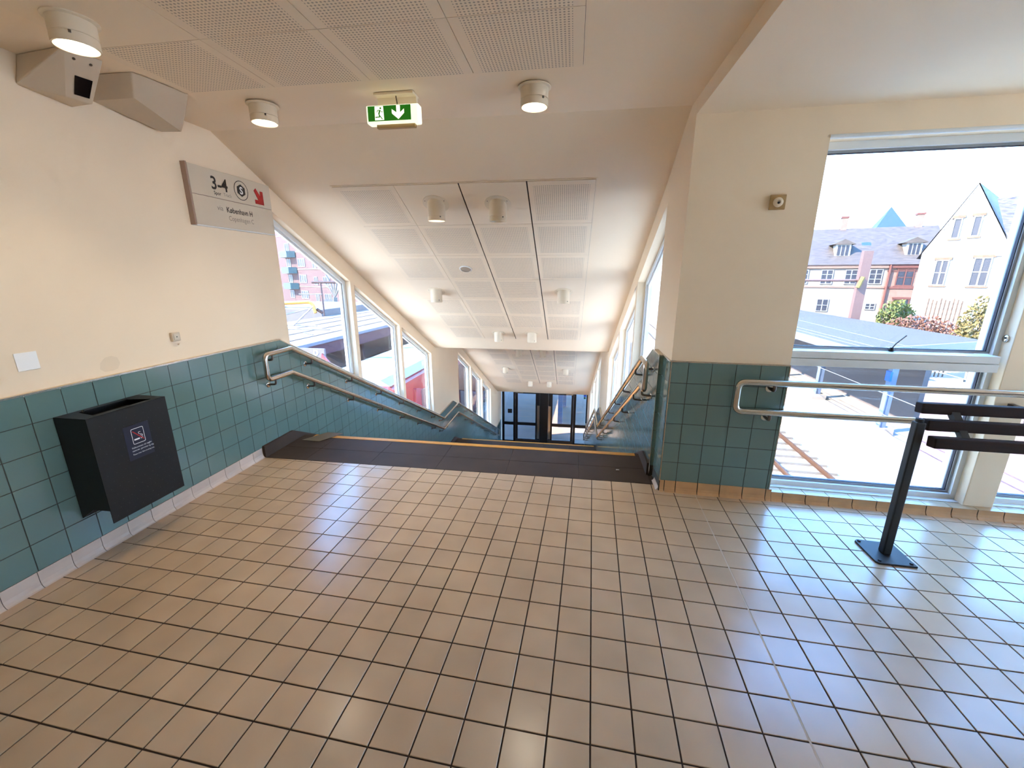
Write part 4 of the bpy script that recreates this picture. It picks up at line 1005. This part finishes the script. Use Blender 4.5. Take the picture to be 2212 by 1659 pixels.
# mast and wires
ms = empty('catenary_mast', (17.6, 30.9, -4.87), 'rust red catenary mast with crossarm in front of the houses', 'mast')
MB().box((17.35, 30.75, -4.87), (17.9, 31.05, 3.15)).build('mast_post', 'mast_red', ms)
MB().tube([(10, 30.6, 1.27), (17.4, 30.9, 1.27)], .08, 8).build('crossarm', 'mast_red', ms)
MB().tube([(17.3, 30.6, .8), (17.5, 30.6, 1.5)], .13, 8).build('clamp', 'leaf_yellow', ms)
for k, (a, b) in enumerate((((9.6, 9, -2.2), (9.6, 60, -2.2)), ((7.95, 8, -.6), (7.95, 60, -.6)), ((10.6, 8, -3.4), (10.4, 40, -3.0)))):
    tag(MB().tube([a, b], .014, 5).build('overhead_wire', 'galv', loc=a), 'thin overhead wire, %s above the right platform edge' % ('upper one', 'one over the track', 'lower one')[k], 'wire', 'overhead wires')
# plants
def bush(name, label, c, rad, n, m, size, trunk=True, grp=None, seed=1):
    rnd = random.Random(seed); root = empty(name, (c[0], c[1], c[2] - rad[2]), label, 'plant', grp)
    b = MB()
    for i in range(n):
        while True:
            d = Vector((rnd.uniform(-1, 1), rnd.uniform(-1, 1), rnd.uniform(-1, 1)))
            if .35 < d.length < 1: break
        p = Vector((c[0] + d.x * rad[0], c[1] + d.y * rad[1], c[2] + d.z * rad[2])) + Vector((rnd.gauss(0, .06), rnd.gauss(0, .06), rnd.gauss(0, .06)))
        a = Vector((rnd.gauss(0, 1), rnd.gauss(0, 1), rnd.gauss(0, 1))).normalized(); e = a.orthogonal().normalized(); k = size * rnd.uniform(.6, 1.3)
        f = a.cross(e); b.add([p - e * k, p - f * k * .5, p + e * k, p + f * k * .5], [(0, 1, 2, 3)])
    o = b.build('foliage', m, root, fix=False); o['kind'] = 'stuff'
    if trunk:
        for k in range(4):
            MB().tube([(c[0] + .1 * k - .15, c[1], -4.9), (c[0] + .15 * k - .2, c[1], c[2] - rad[2] * .3), (c[0] + .5 * (k - 1.5) * rad[0], c[1], c[2] + rad[2] * .4)], .05, 6).build('stem', 'bark', root)
    return root
bush('hedge', 'yellow autumn shrub beside the trellis at the window edge', (20.9, 25.4, -1.3), (1.1, 1.0, 1.9), 2200, 'leaf_yellow', .11, seed=2)
bush('hedge', 'green shrub in front of the brick part of the long house', (21.6, 33.4, -1.3), (1.1, .8, 1.2), 1200, 'leaf_green', .13, seed=3)
bush('hedge', 'red leaved creeper spilling over the platform fence', (20.2, 28.8, -2.0), (2.4, .6, 1.2), 2600, 'leaf_red', .10, seed=4)
tr = empty('trellis', (21.6, 29.8, -4.87), 'wooden trellis fence with climbing plants behind the canopy', 'fence')
for k in range(9): MB().box((21.0 + k * .23, 29.8, -4.87), (21.06 + k * .23, 29.85, .2 - .08 * (k % 3))).build('trellis_slat', 'fence_wood', tr)
for k in range(8): MB().box((20.95, 29.78, -2.4 + k * .33), (22.95, 29.8, -2.35 + k * .32)).build('trellis_rail', 'fence_wood', tr)
# left: apartment block
TA = frame_of((-48.465, 60.349), (.883, -.469))
ap = empty('apartment_block', TA(6, -5.6), 'red brick apartment block with green balconies and white windows', 'building')
MB().prism(rect(-14, 34, -5.6, 9.2), 0, 12, TA).build('wall', 'brick_apt', ap)
for k in range(4): MB().prism(rect(-14, 34, -.2 + k * 2.62, -.08 + k * 2.62), -.06, .02, TA).build('string_course', 'sleeper', ap)
for k in range(4):
    z = -2.05 + k * 2.45
    for a0, a1, c in ((-1.05, .35, 2), (2.85, 5.1, 3), (7.5, 8.5, 2), (10.2, 12.1, 3), (14.5, 16.4, 3)):
        if a0 > 7 and k > 4: continue
        house_window(ap, TA, a0, a1, z + (.0 if a0 < 7 else -.3), z + 1.25 + (.0 if a0 < 7 else -.3), c, 1)
    if k:
        b = MB(); b.prism([(-1.6, -.1), (2.3, -.1), (1.6, -1.1), (-.9, -1.1)], z - 1.0, z - .05, lambda a, w, zz_: TA(a, zz_, w)); b.build('balcony', 'balcony_green', ap)
MB().prism(rect(9.9, 12.4, -3.9, -1.9), -.1, .1, TA).build('shopfront', 'win_dark', ap)
# left canopy and furniture
lc_ = empty('platform_canopy', (-14, 20, -4.87), 'pale flat canopy roof with maroon fascia beyond the left windows', 'canopy')
MB().box((-18.3, 8, -1.35), (-11.6, 44, -1.2)).build('canopy_roof', 'felt_pale', lc_)
for k in range(4): MB().box((-17 + k * 1.4, 8, -1.2), (-16.94 + k * 1.4, 44, -1.18)).build('roof_seam', 'felt', lc_)
MB().box((-11.62, 8, -1.32), (-11.5, 44, -1.18)).build('gutter', 'fascia_white', lc_)
MB().box((-11.72, 8, -1.85), (-11.6, 44, -1.32)).build('fascia', 'maroon', lc_)
for k in range(7): MB().box((-12.6, 10 + k * 4.6, -4.87), (-12.4, 10.2 + k * 4.6, -1.35)).build('column', 'brown_steel', lc_)
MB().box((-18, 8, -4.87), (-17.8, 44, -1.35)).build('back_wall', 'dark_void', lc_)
bw = MB().box((-30, 24.5, -5.6), (-18.4, 33, -.75)).build('timber_shed', 'dark_void', loc=(-24, 28, -5.6)); tag(bw, 'low dark brown shed behind the pale canopy roof', 'building')
rl = empty('railing', (-9.6, 16, -4.87), 'white tubular railing with sloping handrail on the far platform', 'railing')
for k in range(9): MB().tube([(-9.45, 12 + k * 1.6, -4.87), (-9.45, 12 + k * 1.6, -2.6)], .03, 6).build('baluster', 'galv', rl)
for k, z in enumerate((-2.6, -3.2, -3.8, -4.4)): MB().tube([(-9.45, 12, z), (-9.45, 25, z)], .03, 6).build('railing_bar', 'galv', rl)
# red train
tn = empty('train', (-7.15, 18, -5.4), 'red suburban train with pale roof standing by the left platform', 'train')
MB().prism([(-8.55, -5.2), (-5.75, -5.2), (-5.75, -1.75), (-5.95, -1.6), (-8.35, -1.6), (-8.55, -1.75)], 9.6, 40, lambda x, z, y: Vector((x, y, z))).build('carriage_body', 'train_red', tn)
MB().prism([(-8.5, -1.62), (-5.8, -1.62), (-6.1, -1.45), (-8.2, -1.45)], 9.5, 40, lambda x, z, y: Vector((x, y, z))).build('carriage_roof', 'train_roof', tn)
for k in range(6): MB().box((-5.76, 11.6 + k * 4.2, -4.9), (-5.73, 12.5 + k * 4.2, -2.3)).build('train_door', 'trim_red', tn)
for k in range(6): MB().box((-5.76, 13.2 + k * 4.2, -3.4), (-5.73, 15.0 + k * 4.2, -2.4)).build('train_window', 'win_dark', tn)
# near overhead-line fittings on the left
ct = empty('catenary_bracket', (-11.2, 11.9, -4.87), 'yellow and white overhead line bracket with dark insulators', 'bracket')
MB().tube(rounded([(-11.2, 11.5, .58), (-9.75, 11.83, .66), (-9.63, 11.77, .27)], .2, 5), .06, 8).build('yellow_arm', 'yellow', ct)
for a, b in (((-10.33, 11.46, -.15), (-9.68, 11.78, .52)), ((-11.2, 11.45, -.13), (-9.53, 11.62, -.16)), ((-11.2, 11.35, -.27), (-9.07, 11.67, -.28)), ((-11.2, 11.6, .1), (-9.7, 11.78, .46)), ((-9.95, 11.47, -.39), (-9.64, 11.51, -.46)), ((-11.2, 11.5, .47), (-9.7, 11.79, .48))):
    MB().tube([a, b], .026, 6).build('strut', 'galv', ct)
MB().lathe([(.02, 0)] + [(q, .04 * k + d) for k in range(6) for q, d in ((.025, .008), (.055, .012), (.055, .028), (.025, .032))] + [(.02, .26)], (-9.62, 11.85, .4), (.34, .01, -.2), 10).build('insulator', 'brown_steel', ct)
MB().box((-11.3, 11.3, -4.87), (-11.1, 11.7, .9)).build('mast_post', 'galv', ct)
cf = empty('catenary_bracket', (-9.9, 14.2, -4.87), 'brown overhead line crossarm with hanging dropper farther off', 'bracket')
MB().tube([(-11.1, 13.8, 1.29), (-9.6, 14.1, 1.29)], .045, 8).build('crossarm', 'brown_steel', cf)
MB().tube([(-10.77, 13.87, 1.29), (-10.57, 13.6, -.02)], .034, 8).build('dropper', 'brown_steel', cf)
MB().tube([(-11.6, 13.6, .83), (-10.68, 13.76, .83)], .022, 6).build('insulator_rod', 'galv', cf)
MB().tube([(-9.7, 14.1, -4.87), (-9.7, 14.1, 1.35)], .06, 8).build('mast_post', 'brown_steel', cf)
tl = empty('bare_tree', (-24.5, 35.3, -5.6), 'pale bare tree in front of the apartment block', 'tree')
MB().tube([(-24.5, 35.3, -5.6), (-24.5, 35.4, -.5)], .22, 8).build('trunk', 'sleeper', tl)
for e in ((-25.2, 35.4, 1.6), (-24.0, 35.6, 1.8), (-24.6, 35.2, 2.4), (-25.6, 35.6, .8), (-23.6, 35.4, .9)):
    MB().tube([(-24.5, 35.4, -.5), ((-24.5 + e[0]) / 2 + .1, 35.4, (e[2] - .5) / 2 + .2), e], .08, 6).build('branch', 'sleeper', tl)
sb = empty('platform_sign', (-9.2, 10.95, -4.87), 'dark platform sign board with a white letter D', 'sign')
MB().box((-10.2, 10.98, -1.75), (-8.9, 11.06, -.85)).build('sign_board', 'dark_void', sb)
MB().box((-9.6, 11.0, -4.87), (-9.5, 11.05, -1.7)).build('sign_post', 'galv', sb)
put_text('sign_letter', 'D', .26, 'white_print', sb, (-9.32, 10.97, -1.08), Vector((1, 0, 0)), Vector((0, 0, 1)), bold=.008)
MB().prism([(-9.05, -1.4), (-8.6, -1.4), (-8.95, -1.0)], 10.9, 10.96, lambda x, z, y: Vector((x, y, z))).build('red_marker', 'train_red', sb)
# roof over the island platform outside the doors
ic = empty('platform_canopy', (-1.5, 20, -4.98), 'grey canopy over the platform outside the glass doors', 'canopy')
MB().box((-4.8, SD + 1.2, -2.2), (2.4, 22.5, -2.05)).build('canopy_roof', 'felt', ic)
for k in range(3): MB().box((-1.3, 16 + k * 3, -4.98), (-1.1, 16.2 + k * 3, -2.2)).build('column', 'column_blue', ic)
